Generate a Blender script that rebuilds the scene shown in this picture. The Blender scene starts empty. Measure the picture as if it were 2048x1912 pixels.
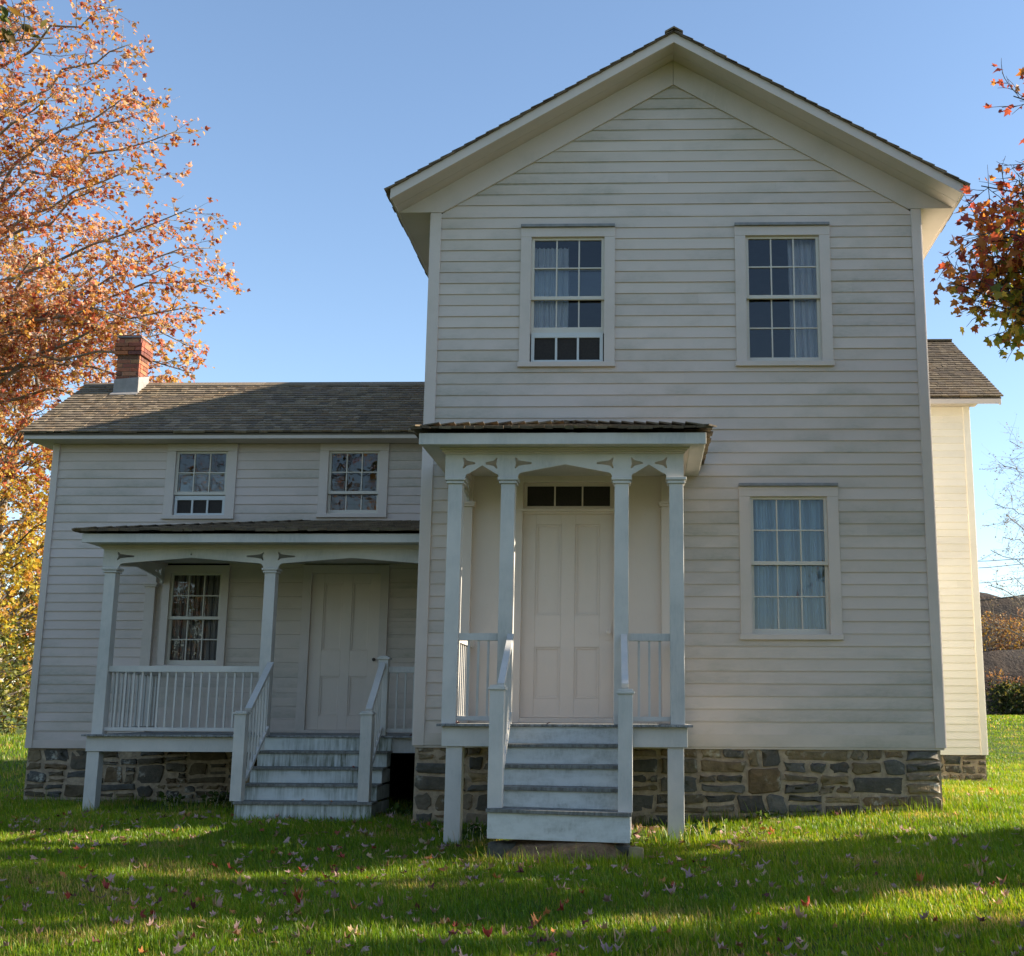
import bpy, bmesh, math, random
import numpy as np
from mathutils import Vector, Matrix
from mathutils.geometry import tessellate_polygon
random.seed(7); rng = np.random.default_rng(7)
scene = bpy.context.scene
COL = scene.collection
R = math.radians

# ------------------------------------------------------------------ camera
CAM_F, CAM_P, CAM_YAW, CAM_ROLL = 2400.0, .193, -.0306, .0046
CAM_LOC = (-.3242, -12.5078, 1.2)
fw = Vector((math.sin(CAM_YAW)*math.cos(CAM_P), math.cos(CAM_YAW)*math.cos(CAM_P), math.sin(CAM_P)))
rt = Vector((math.cos(CAM_YAW), -math.sin(CAM_YAW), 0)); up = rt.cross(fw)
c_, s_ = math.cos(CAM_ROLL), math.sin(CAM_ROLL)
rt2 = rt*c_+up*s_; up2 = up*c_-rt*s_
cd = bpy.data.cameras.new('camera'); cam = bpy.data.objects.new('camera', cd); COL.objects.link(cam)
m = Matrix((rt2, up2, -fw)).transposed().to_4x4(); m.translation = Vector(CAM_LOC); cam.matrix_world = m
cd.sensor_fit = 'HORIZONTAL'; cd.sensor_width = 36; cd.lens = 36*CAM_F/2048
cd.shift_x = (1024-1217.98)/2048; cd.shift_y = (958.7-956)/2048
cd.clip_start = .1; cd.clip_end = 3000
scene.camera = cam

# ------------------------------------------------------------------ light
SUN_EL, SUN_BACK = R(25.6), R(5.0)
w = bpy.data.worlds.new('World'); scene.world = w; w.use_nodes = True
nt = w.node_tree; bg = nt.nodes['Background']
sky = nt.nodes.new('ShaderNodeTexSky'); sky.sky_type = 'NISHITA'; sky.sun_disc = False
sky.sun_elevation = SUN_EL; sky.sun_rotation = R(90)-SUN_BACK
sky.altitude = 200; sky.air_density = 1.0; sky.dust_density = .3; sky.ozone_density = 1.6
nt.links.new(sky.outputs[0], bg.inputs[0]); bg.inputs[1].default_value = .092
ld = bpy.data.lights.new('sun', 'SUN'); ld.energy = 5.0; ld.angle = R(.53); ld.color = (1, .89, .72)
sun = bpy.data.objects.new('sun', ld); COL.objects.link(sun)
sd = Vector((-math.cos(SUN_EL)*math.cos(SUN_BACK), -math.cos(SUN_EL)*math.sin(SUN_BACK), -math.sin(SUN_EL)))
sun.rotation_euler = sd.to_track_quat('-Z', 'Y').to_euler(); sun.location = (30, 5, 20)
vs = scene.view_settings
vs.view_transform = 'Standard'; vs.look = 'None'; vs.gamma = 1; vs.exposure = 1.52
scene.cycles.max_bounces = 8; scene.cycles.transparent_max_bounces = 16

# ------------------------------------------------------------------ materials
class NT:
    def __init__(s, name):
        s.m = bpy.data.materials.new(name); s.m.use_nodes = True; s.t = s.m.node_tree
        s.b = s.t.nodes['Principled BSDF']; s.out = s.t.nodes['Material Output']
    def n(s, typ, **k):
        nd = s.t.nodes.new('ShaderNode'+typ)
        for a, v in k.items():
            if a.startswith('i_'): nd.inputs[a[2:].replace('_', ' ')].default_value = v
            else: setattr(nd, a, v)
        return nd
    def l(s, a, b): s.t.links.new(a, b)
    def pos(s, sc=(1, 1, 1)):
        g = s.n('NewGeometry'); mp = s.n('Mapping'); mp.inputs['Scale'].default_value = sc
        tc = s.n('TexCoord'); s.l(tc.outputs['Object'], mp.inputs[0]); return mp.outputs[0]
    def noise(s, vec, scale, detail=4, rough=.55):
        nd = s.n('TexNoise'); nd.inputs['Scale'].default_value = scale; nd.inputs['Detail'].default_value = detail
        nd.inputs['Roughness'].default_value = rough; s.l(vec, nd.inputs['Vector']); return nd.outputs['Fac']
    def ramp(s, f, a, b, ca=(0, 0, 0, 1), cb=(1, 1, 1, 1)):
        r = s.n('ValToRGB'); e = r.color_ramp.elements
        e[0].position = a; e[1].position = b; e[0].color = ca; e[1].color = cb
        s.l(f, r.inputs[0]); return r.outputs[0]
    def mix(s, f, a, b, mode='MIX'):
        nd = s.n('MixRGB', blend_type=mode)
        for i, v in enumerate((f, a, b)):
            if hasattr(v, 'links') or hasattr(v, 'is_linked'): s.l(v, nd.inputs[i])
            else: nd.inputs[i].default_value = v if not isinstance(v, tuple) or len(v) == 4 else (*v, 1)
        return nd.outputs[0]
    def math(s, op, a, b=0):
        nd = s.n('Math', operation=op)
        for i, v in enumerate((a, b)):
            if hasattr(v, 'is_linked'): s.l(v, nd.inputs[i])
            else: nd.inputs[i].default_value = v
        return nd.outputs[0]
    def attr(s): return s.n('Attribute', attribute_name='Col').outputs['Color']
    def bump(s, h, st=.3, dist=.01):
        b = s.n('Bump'); b.inputs['Strength'].default_value = st; b.inputs['Distance'].default_value = dist
        s.l(h, b.inputs['Height']); s.l(b.outputs[0], s.b.inputs['Normal'])
    def done(s, col=None, rough=.6, spec=.5):
        if col is not None:
            if hasattr(col, 'is_linked'): s.l(col, s.b.inputs['Base Color'])
            else: s.b.inputs['Base Color'].default_value = (*col, 1)
        s.b.inputs['Roughness'].default_value = rough
        s.b.inputs['Specular IOR Level'].default_value = spec
        return s.m

def paint(name, base, mild=.5, grain=(1, 1, 1), grime=(.30, .285, .225), rough=.55, amount=(.48, .78), horiz=True, board=None):
    k = NT(name)
    p = k.pos((.55, .55, 1.3) if horiz else (1, 1, 1)); pf = k.pos()
    if board:
        sx = k.n('SeparateXYZ'); k.l(k.pos(), sx.inputs[0]); ph = k.math('DIVIDE', k.math('SUBTRACT', sx.outputs[2], board[0]), board[1])
        fl = k.math('FLOOR', ph); fr = k.math('FRACT', ph); cb = k.n('CombineXYZ')
        k.l(k.math('ADD', k.math('MULTIPLY', sx.outputs[0], .55), k.math('MULTIPLY', k.math('FRACT', k.math('MULTIPLY', fl, .6180339)), .5)), cb.inputs[0])
        k.l(k.math('MULTIPLY', sx.outputs[1], .55), cb.inputs[1]); k.l(k.math('ADD', k.math('MULTIPLY', fl, board[1]*1.1), k.math('MULTIPLY', fr, .1)), cb.inputs[2]); p = cb.outputs[0]
    big = k.noise(p, 1.1, 6, .62); fine = k.noise(k.pos((4, 4, 13)) if horiz else k.pos((16, 16, 3)), 3, 5, .7)
    f = k.math('MULTIPLY', k.ramp(big, *amount), k.math('MULTIPLY_ADD', k.ramp(fine, .3, .7), .75))
    f.node.inputs[2].default_value = .25
    f = k.math('MULTIPLY', f, mild)
    if board: f = k.math('MULTIPLY', f, k.math('SUBTRACT', 1.15, k.math('MULTIPLY', fr, .75)))
    med = k.noise(pf, 6, 4, .6)
    c = k.mix(k.math('MULTIPLY', med, .16), base, tuple(v*.7 for v in base))
    c = k.mix(f, c, grime)
    speck = k.ramp(k.noise(pf, 55, 3, .5), .70, .76)
    c = k.mix(k.math('MULTIPLY', speck, .22), c, (.22, .2, .16))
    c = k.mix(1.0, c, k.attr(), 'MULTIPLY')
    k.bump(k.noise(k.pos((4, 4, 60)) if horiz else k.pos((60, 60, 4)), 2.2, 4, .65), .22, .004)
    return k.done(c, rough, .4)

M = {}
M['clap'] = paint('clapboard_paint', (.58, .495, .43), .62, amount=(.46, .62), board=(1.001, .1275))
M['clapw'] = paint('wing_clapboard_paint', (.58, .487, .435), .62, amount=(.46, .62), board=(.838, .1178))
M['clap_lit'] = paint('sunlit_clapboard_paint', (.80, .74, .64), .2)  # less mildew, and a raised base colour standing in for sun and bounce
M['trim'] = paint('trim_paint', (.59, .51, .455), .45, horiz=False)
M['porch'] = paint('porch_paint', (.615, .575, .525), .6, amount=(.40, .62), grime=(.33, .34, .32), horiz=False)
M['door'] = paint('door_paint', (.67, .57, .49), .15, horiz=False, rough=.42)
M['sash'] = paint('sash_paint', (.60, .55, .475), .15, horiz=False)
def stepmat():
    k = NT('step_paint'); p = k.pos()
    streak = k.noise(k.pos((14, 2, 1.1)), 2.0, 5, .7); big = k.noise(p, 2.3, 4)
    f = k.math('MULTIPLY', k.ramp(streak, .36, .62), k.ramp(big, .34, .58))
    c = k.mix(k.math('MULTIPLY', f, 1.0), (.57, .60, .575), (.12, .13, .085))
    c = k.mix(1.0, c, k.attr(), 'MULTIPLY')
    k.bump(k.noise(k.pos((4, 30, 60)), 2, 4), .25, .004)
    return k.done(c, .6)
M['step'] = stepmat()
def stepmat2():
    k = NT('worn_step_paint'); p = k.pos()
    f = k.math('MULTIPLY', k.ramp(k.noise(k.pos((1.6, 1, 4)), 2.6, 6, .65), .40, .66), k.ramp(k.noise(k.pos((8, 3, 3)), 5, 5, .7), .25, .7))
    c = k.mix(k.math('MULTIPLY', f, .75), (.58, .59, .57), (.22, .225, .19))
    c = k.mix(1.0, c, k.attr(), 'MULTIPLY'); k.bump(k.noise(k.pos((4, 30, 60)), 2, 4), .25, .004); return k.done(c, .6)
M['step2'] = stepmat2()
def deckmat():
    k = NT('grey_deck_paint'); p = k.pos()
    c = k.mix(k.ramp(k.noise(k.pos((6, 2, 2)), 5, 5, .7), .4, .65), (.27, .275, .27), (.12, .115, .1))
    c = k.mix(1.0, c, k.attr(), 'MULTIPLY')
    k.bump(k.noise(p, 40, 3), .3, .004); return k.done(c, .7)
M['deck'] = deckmat()
def shinglemat(name, moss=.3, mosscol=(.17, .16, .06)):
    k = NT(name); p = k.pos()
    g = k.noise(k.pos((30, 6, 6)), 3, 5, .75)
    c = k.mix(k.ramp(g, .3, .7), (.55, .55, .55), (1.15, 1.12, 1.08))
    c = k.mix(1.0, c, k.attr(), 'MULTIPLY')
    f = k.math('MULTIPLY', k.ramp(k.noise(p, 1.3, 5, .6), .5, .68), k.ramp(k.noise(p, 28, 4, .7), .5, .62))
    c = k.mix(k.math('MULTIPLY', f, moss), c, mosscol)
    k.bump(k.noise(k.pos((60, 12, 12)), 3, 5, .7), .5, .006); return k.done(c, .85, .25)
M['shingle'] = shinglemat('weathered_shingles', .35)
M['mossy'] = shinglemat('mossy_shingles', 1.3, (.13, .12, .04))
def stonemat():
    k = NT('field_stone'); p = k.pos()
    n1 = k.noise(p, 9, 6, .65)
    c = k.mix(k.ramp(n1, .3, .7), (.62, .62, .6), (1.2, 1.16, 1.1))
    c = k.mix(1.0, c, k.attr(), 'MULTIPLY')
    li = k.math('MULTIPLY', k.ramp(k.noise(p, 3.2, 5, .6), .58, .66), k.ramp(k.noise(p, 26, 4, .6), .42, .58))
    c = k.mix(k.math('MULTIPLY', li, .8), c, (.46, .44, .37))
    rust = k.ramp(k.noise(p, 4.5, 4), .6, .7)
    c = k.mix(k.math('MULTIPLY', rust, .35), c, (.2, .11, .05))
    k.bump(k.noise(p, 16, 7, .68), .9, .03); return k.done(c, .85, .3)
M['stone'] = stonemat()
def simple(name, a, b, scale=8, rough=.8, bump=.3, dist=.01, attr=False):
    k = NT(name); p = k.pos()
    c = k.mix(k.ramp(k.noise(p, scale, 6, .65), .35, .65), a, b)
    if attr: c = k.mix(1.0, c, k.attr(), 'MULTIPLY')
    if bump: k.bump(k.noise(p, scale*4, 5, .65), bump, dist)
    return k.done(c, rough, .3)
M['mortar'] = simple('lime_mortar', (.46, .36, .25), (.27, .21, .15), 14, .95, .8, .015)
M['brick'] = simple('chimney_brick', (1.15, 1.1, 1.1), (.7, .7, .72), 30, .9, .6, .006, True)
M['bmortar'] = simple('chimney_mortar', (.42, .36, .3), (.3, .26, .22), 30, .95)
M['flash'] = simple('lead_flashing', (.29, .275, .26), (.21, .20, .19), 9, .5, .1)
M['metal'] = simple('grey_metal', (.22, .22, .23), (.15, .15, .16), 9, .45, .1)
M['iron'] = simple('dark_iron', (.04, .035, .03), (.06, .05, .04), 20, .5, .1)
M['dark'] = simple('shade_dark_boards', (.045, .036, .028), (.03, .024, .02), 4, .8)  # near-black tone puts the shade of rooms and crawlspace into the colour
M['screen'] = simple('insect_screen', (.035, .028, .024), (.022, .018, .016), 60, .7, .2)
M['dirt'] = simple('bare_earth', (.30, .185, .10), (.17, .10, .05), 18, .95, 1, .03)
M['wire'] = simple('cable', (.03, .03, .03), (.05, .05, .05), 3, .6, 0)
M['pole'] = simple('pole_wood', (.16, .12, .09), (.10, .08, .06), 6, .9)
M['bark'] = simple('maple_bark', (.30, .255, .205), (.15, .125, .10), 7, .9, .8, .02)
M['barkd'] = simple('dark_bark', (.10, .08, .065), (.06, .05, .04), 7, .9, .8, .02)
M['insert'] = paint('insert_paint', (.56, .575, .57), .2, horiz=False)
M['capgrey'] = simple('grey_cap_paint', (.25, .25, .255), (.19, .19, .195), 12, .6, .15, .003)

def glassmat():
    k = NT('window_glass'); t = k.t
    tr = k.n('BsdfTransparent'); tr.inputs[0].default_value = (.86, .9, .9, 1)
    gl = k.n('BsdfGlossy'); gl.inputs['Roughness'].default_value = .0; gl.inputs[0].default_value = (1, 1, 1, 1)
    fr = k.n('Fresnel'); fr.inputs[0].default_value = 1.5
    p = k.pos(); bmp = k.n('Bump'); bmp.inputs['Strength'].default_value = .05; bmp.inputs['Distance'].default_value = .02
    k.l(k.noise(p, 5, 2), bmp.inputs['Height']); k.l(bmp.outputs[0], gl.inputs['Normal'])
    f = k.math('MULTIPLY', fr.outputs[0], 1.5)   # two faces of the pane reflect
    mx = k.n('MixShader'); k.l(f, mx.inputs[0]); k.l(tr.outputs[0], mx.inputs[1]); k.l(gl.outputs[0], mx.inputs[2])
    k.l(mx.outputs[0], k.out.inputs[0]); return k.m
M['glass'] = glassmat()
def leafmat(name, trans=.45, rough=.5):
    k = NT(name); a = k.attr()
    n = k.noise(k.pos(), 9, 3); c = k.mix(n, a, k.mix(1.0, a, (.75, .7, .7, 1), 'MULTIPLY'))
    k.done(c, rough, .35)
    tr = k.n('BsdfTranslucent'); k.l(k.mix(1.0, c, (1.25, 1.1, .75, 1), 'MULTIPLY'), tr.inputs[0])
    mx = k.n('MixShader'); mx.inputs[0].default_value = trans
    k.l(k.b.outputs[0], mx.inputs[1]); k.l(tr.outputs[0], mx.inputs[2]); k.l(mx.outputs[0], k.out.inputs[0]); return k.m
M['leaf'] = leafmat('autumn_leaf', .5)
M['grass'] = leafmat('grass_blade', .52, .4)
M['fleaf'] = leafmat('fallen_leaf', .2, .65)
def clothmat(name, trans=.3):
    k = NT(name); a = k.attr(); k.done(a, .9, .1)
    tr = k.n('BsdfTranslucent'); k.l(a, tr.inputs[0]); mx = k.n('MixShader'); mx.inputs[0].default_value = trans
    k.l(k.b.outputs[0], mx.inputs[1]); k.l(tr.outputs[0], mx.inputs[2]); k.l(mx.outputs[0], k.out.inputs[0]); return k.m
M['cloth'] = clothmat('curtain_cloth')
def groundmat():
    k = NT('lawn_soil'); p = k.pos()
    c = k.mix(k.ramp(k.noise(p, .35, 5), .35, .65), (.055, .10, .016), (.085, .125, .022))
    c = k.mix(k.ramp(k.noise(p, 14, 5, .7), .4, .7), c, (.045, .05, .018))
    c = k.mix(k.math('MULTIPLY', k.ramp(k.noise(p, 1.7, 4), .6, .72), .5), c, (.12, .10, .04))
    k.bump(k.noise(p, 30, 5, .7), .8, .04); return k.done(c, .95, .15)
M['ground'] = groundmat()
M['hill'] = simple('coal_spoil', (.060, .042, .030), (.022, .017, .015), .9, .95, 1, .4)

# ------------------------------------------------------------------ mesh helpers
class MB:
    def __init__(s): s.v = []; s.f = []; s.c = []; s.mi = []
    def face(s, pts, col=(1, 1, 1), mi=0):
        n = len(s.v); s.v += [tuple(p) for p in pts]; s.f.append(tuple(range(n, n+len(pts)))); s.c.append(col); s.mi.append(mi)
    def box(s, x0, x1, y0, y1, z0, z1, col=(1, 1, 1), mi=0, sh=None):
        P = [(x, y, z) for z in (z0, z1) for y in (y0, y1) for x in (x0, x1)]
        if sh: P = [sh(*p) for p in P]
        s.hexa(P, col, mi)
    def hexa(s, P, col=(1, 1, 1), mi=0):
        n = len(s.v); s.v += [tuple(p) for p in P]
        for q in ((0, 2, 3, 1), (4, 5, 7, 6), (0, 1, 5, 4), (2, 6, 7, 3), (0, 4, 6, 2), (1, 3, 7, 5)):
            s.f.append(tuple(n+i for i in q)); s.c.append(col); s.mi.append(mi)
    def bar(s, a, b, wx, wz, col=(1, 1, 1), mi=0):          # a beam between two points, vertical-ended section wx by wz
        a, b = Vector(a), Vector(b); d = (b-a).normalized(); side = d.cross(Vector((0, 0, 1)))
        side = side.normalized() if side.length > 1e-4 else Vector((1, 0, 0)); u = side.cross(d).normalized()
        P = []
        for e in (a, b):
            for q in ((-1, -1), (1, -1), (-1, 1), (1, 1)): P.append(e+side*q[0]*wx/2+u*q[1]*wz/2)
        P = [P[0], P[1], P[4], P[5], P[2], P[3], P[6], P[7]]
        s.hexa(P, col, mi)
    def tube(s, pts, rad, n=6, col=(1, 1, 1), mi=0):
        pts = [Vector(p) for p in pts]; base = len(s.v); ref = Vector((.3, .2, .93))
        for i, p in enumerate(pts):
            d = (pts[min(i+1, len(pts)-1)]-pts[max(i-1, 0)]).normalized()
            a = d.cross(ref); a = a.normalized() if a.length > 1e-3 else Vector((1, 0, 0)); b = d.cross(a)
            for k in range(n):
                t = 2*math.pi*k/n; s.v.append(tuple(p+(a*math.cos(t)+b*math.sin(t))*rad[i]))
        for i in range(len(pts)-1):
            for k in range(n):
                s.f.append((base+i*n+k, base+i*n+(k+1) % n, base+(i+1)*n+(k+1) % n, base+(i+1)*n+k)); s.c.append(col); s.mi.append(mi)
        s.f.append(tuple(base+k for k in range(n))[::-1]); s.c.append(col); s.mi.append(mi)
        s.f.append(tuple(base+(len(pts)-1)*n+k for k in range(n))); s.c.append(col); s.mi.append(mi)
    def plate(s, loops, d0, d1, fn, col=(1, 1, 1)):           # outline with holes in (u,z), thickness d0..d1, fn(u,z,d)->xyz
        flat = [p for L in loops for p in L]
        tris = tessellate_polygon([[Vector((a, b, 0)) for a, b in L] for L in loops])
        for t in tris:
            s.face([fn(*flat[i], d1) for i in t], col); s.face([fn(*flat[i], d0) for i in reversed(t)], col)
        for L in loops:
            for i in range(len(L)):
                a, b = L[i], L[(i+1) % len(L)]
                s.face([fn(*a, d0), fn(*b, d0), fn(*b, d1), fn(*a, d1)], col)
    def build(s, name, mats, parent=None, smooth=False, bevel=0, recalc=True):
        me = bpy.data.meshes.new(name); off = Vector(ORG.get(parent.name, (0, 0, 0))) if parent else Vector((0, 0, 0))
        me.from_pydata([(a-off.x, b-off.y, c-off.z) for a, b, c in s.v], [], s.f)
        at = me.color_attributes.new('Col', 'FLOAT_COLOR', 'CORNER')
        buf = np.ones((len(me.loops), 4), np.float32); cnt = np.array([len(f) for f in s.f])
        if len(s.c): buf[:, :3] = np.repeat(np.array(s.c, np.float32), cnt, axis=0)
        at.data.foreach_set('color', buf.ravel())
        mats = mats if isinstance(mats, (list, tuple)) else [mats]
        for x in mats: me.materials.append(x)
        if len(mats) > 1: me.polygons.foreach_set('material_index', s.mi)
        if recalc:
            bm = bmesh.new(); bm.from_mesh(me); bmesh.ops.recalc_face_normals(bm, faces=bm.faces); bm.to_mesh(me); bm.free()
        if smooth: me.polygons.foreach_set('use_smooth', [True]*len(me.polygons))
        o = bpy.data.objects.new(name, me); COL.objects.link(o)
        if parent: o.parent = parent; ORG[o.name] = tuple(off)
        if bevel:
            bv = o.modifiers.new('bevel', 'BEVEL'); bv.width = bevel; bv.segments = 2; bv.limit_method = 'ANGLE'; bv.angle_limit = R(50)
        return o
ORG = {}
def np_mesh(name, V, k, cols, mat, parent=None, smooth=False, faces=None):
    """V (N,3); faces (F,k) array; cols (F,3)"""
    me = bpy.data.meshes.new(name); off = np.array(ORG.get(parent.name, (0, 0, 0)) if parent else (0, 0, 0))
    V = (V-off).astype(np.float32); F = faces.astype(np.int32)
    me.vertices.add(len(V)); me.vertices.foreach_set('co', V.ravel())
    me.loops.add(F.size); me.loops.foreach_set('vertex_index', F.ravel())
    me.polygons.add(len(F)); me.polygons.foreach_set('loop_start', np.arange(0, F.size, k, dtype=np.int32))
    me.polygons.foreach_set('loop_total', np.full(len(F), k, np.int32))
    me.update(calc_edges=True)
    at = me.color_attributes.new('Col', 'FLOAT_COLOR', 'CORNER')
    buf = np.ones((F.size, 4), np.float32); buf[:, :3] = cols if len(cols) == F.size else np.repeat(cols, k, axis=0)
    at.data.foreach_set('color', buf.ravel()); me.materials.append(mat)
    if smooth: me.polygons.foreach_set('use_smooth', np.ones(len(F), bool))
    o = bpy.data.objects.new(name, me); COL.objects.link(o)
    if parent: o.parent = parent; ORG[o.name] = tuple(off)
    return o
def tag(o, label=None, cat=None, group=None, kind=None):
    for k, v in (('label', label), ('category', cat), ('group', group), ('kind', kind)):
        if v: o[k] = v
    return o
def thing(name, loc, label, cat, group=None):
    o = bpy.data.objects.new(name, None); COL.objects.link(o); o.location = loc; o.empty_display_size = .3
    ORG[o.name] = tuple(loc); return tag(o, label, cat, group)
def var(a=.06): v = 1+random.uniform(-a, a); return (v, v, v*(1+random.uniform(-.015, .015)))

# ------------------------------------------------------------------ terrain
def sstep(t): t = np.clip(t, 0, 1); return t*t*(3-2*t)
def gz(x, y):
    x = np.asarray(x, float); y = np.asarray(y, float)
    b = np.interp(x, [-60, -9, -5, -1.2, 0, 1.2, 2.7, 6, 12, 60], [.1, .03, .09, .10, .115, .19, .25, .24, .25, .5])
    b = b+np.where(y < 0, .032*np.maximum(y, -14), 0)
    b = b-np.where((y > 2) & (x > 2), .07*sstep((y-2)/5), 0)
    b = b+.95*sstep((y-9)/38)*sstep((x+2)/6)+.55*sstep((y-4)/12)*sstep((-2-x)/6)
    return b+.012*np.sin(x*1.9+.7)*np.sin(y*2.3)+.008*np.sin(x*4.1+y*3.3)
def grid(xs, ys):
    X, Y = np.meshgrid(xs, ys); V = np.stack([X.ravel(), Y.ravel(), gz(X, Y).ravel()], 1)
    nx = len(xs); i = np.arange(len(ys)-1)[:, None]*nx+np.arange(nx-1)[None]
    return V, np.stack([i, i+1, i+nx+1, i+nx], -1).reshape(-1, 4)
xs = np.unique(np.concatenate([-np.geomspace(14, 600, 22), np.arange(-14, 14.01, .25), np.geomspace(14, 600, 22)]))
ys = np.unique(np.concatenate([-np.geomspace(14, 600, 18), np.arange(-14, 16.01, .25), np.geomspace(16, 900, 30)]))
V, F = grid(xs, ys)
g = np_mesh('ground', V, 4, np.ones((len(F), 3)), M['ground'], smooth=True, faces=F); tag(g, kind='structure', label='mown green lawn around the house')
# bare earth under the front steps
mb = MB(); n = 40
ctr = (-1.0, -2.16, float(gz(-1, -2.06))-.02)
for i in range(n):
    for r0, r1 in ((0, .35), (.35, .7), (.7, 1)):
        q = []
        for a, r in ((i, r0), (i+1, r0), (i+1, r1), (i, r1)):
            t = 2*math.pi*a/n; x = ctr[0]+.66*r*math.cos(t)*(1+.06*math.sin(5*t)); y = ctr[1]+.42*r*math.sin(t)
            q.append((x, y, float(gz(x, y))+.15*(1-r**6)+.004))
        if r0 == 0: q = q[1:]
        mb.face(q)
tag(mb.build('bare_earth', M['dirt'], smooth=True, recalc=False), 'brown bare earth under the front steps', kind='structure')

# ------------------------------------------------------------------ house
house = thing('farmhouse', (0, 0, 0), 'large white clapboard farmhouse with two porches, brick chimney and stone foundation', 'house')
YF, YW, YA = 0.0, 3.0, 7.0
front = lambda yp: (lambda u, z, d: (u, yp-d, z))
rightside = lambda xp: (lambda u, z, d: (xp+d, u, z))
leftside = lambda xp: (lambda u, z, d: (xp-d, u, z))
backside = lambda yp: (lambda u, z, d: (u, yp+d, z))
def clap(mb, fn, u0, u1, z0, z1, exp, holes=(), clip=None, lip=.012, joints=True):
    z = z0; k = 0
    while z < z1-1e-4:
        zt = min(z+exp, z1)
        js = sorted(random.uniform(u0, u1) for _ in range(1 if joints and random.random() < .5 else 0))
        segs = list(zip([u0]+js, js+[u1])); cols = [var(.045) for _ in segs]; dd = [random.uniform(-.0015, .0015) for _ in segs]
        cuts = sorted({z, zt} | {h for o in holes for h in o[2:4] if z < h < zt})
        for za, zb in zip(cuts, cuts[1:]):
            zm = (za+zb)/2
            spans = [(a, b, c, d) for (a, b), c, d in zip(segs, cols, dd)]
            for o in holes:
                if o[2] < zm < o[3]:
                    ns = []
                    for a, b, c, d in spans:
                        if o[1] <= a or o[0] >= b: ns.append((a, b, c, d)); continue
                        if a < o[0]: ns.append((a, o[0], c, d))
                        if b > o[1]: ns.append((o[1], b, c, d))
                    spans = ns
            for a, b, c, d in spans:
                e0 = lip*(1-(za-z)/exp)+.003+d; e1 = lip*(1-(zb-z)/exp)+.003+d
                lo, hi = (clip(za), clip(zb)) if clip else ((-99, 99), (-99, 99))
                A0, B0, A1, B1 = max(a, lo[0]), min(b, lo[1]), max(a, hi[0]), min(b, hi[1])
                if B0-A0 < .004: continue
                if B1 < A1: A1 = B1 = (A1+B1)/2
                # subdivide long boards for slight waviness
                mb.face([fn(A0, za, e0), fn(B0, za, e0), fn(B1, zb, e1), fn(A1, zb, e1)], c)
                if za == z: mb.face([fn(A0, za, -.004), fn(B0, za, -.004), fn(B0, za, e0), fn(A0, za, e0)], c)
        z += exp; k += 1

# windows and doors that pierce the main front wall (outer casing)
WA = (-1.692, -.651, 4.88, 6.513); WB = (.664, 1.704, 4.88, 6.513); WC = (.664, 1.704, 1.956, 3.595)
mz0, mz1 = .876, 6.668
mb = MB()
porch_hole = (-2.25, -.04, 1.09, 3.69)
inset = lambda h: (h[0]+.02, h[1]-.02, h[2]+.01, h[3]-.01)
clap(mb, front(YF), -2.585, 2.6, mz0+.125, 6.63, .1275, [inset(WA), inset(WB), inset(WC), porch_hole])
mb.box(-2.585, 2.6, -.022, .01, mz0, mz0+.127); mb.box(-2.69, 2.69, -.012, .3, mz0-.022, mz0-.002); mb.box(2.4, 2.69, .31, 8.9, mz0-.022, mz0-.002); mb.box(-2.69, -2.4, .31, 8.9, mz0-.022, mz0-.002)
gclip = lambda z: (-(8.205-z)/.592, (8.205-z)/.592)
clap(mb, front(YF), -2.62, 2.62, 6.63, 8.2, .1275, clip=gclip)
clap(mb, leftside(-2.7), .1, 9, mz0, 6.668, .1275)
clap(mb, backside(9), -2.7, 2.7, mz0, 8.3, .1275, clip=lambda z: (-max(.02, min(2.7, (8.48-z)/.591)), max(.02, min(2.7, (8.48-z)/.591))))
mb.build('wall', M['clap'], house, recalc=False)
mb = MB(); clap(mb, rightside(2.7), .1, 9, mz0, 6.668, .1275); mb.build('wall', M['clap_lit'], house, recalc=False)
mb = MB()
for x0, x1 in ((-2.7, -2.585), (2.6, 2.705)):
    o = MB(); o.box(x0, x1, -.028, .0, mz0-.002, 6.668)
    if x0 < 0: o.box(x0-.008, x0+.02, -.026, .115, mz0, 6.666)
    else: o.box(x1-.02, x1+.008, -.026, .115, mz0, 6.666)
    o.build('corner_board', M['trim'], house, bevel=.003)
# rake frieze, two boards meeting at the ridge line, level return under each eave
mb = MB()
for sgn in (-1, 1):
    poly = [(0.002, 8.478), (3.062, 6.67), (2.572, 6.67), (0.002, 8.189)]
    P = []
    loop = [(sgn*a, b) for a, b in poly]
    mb.plate([loop], .004, .034, front(YF), var(.02))
mb.build('rake_frieze', M['trim'], house, bevel=.002)
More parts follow.
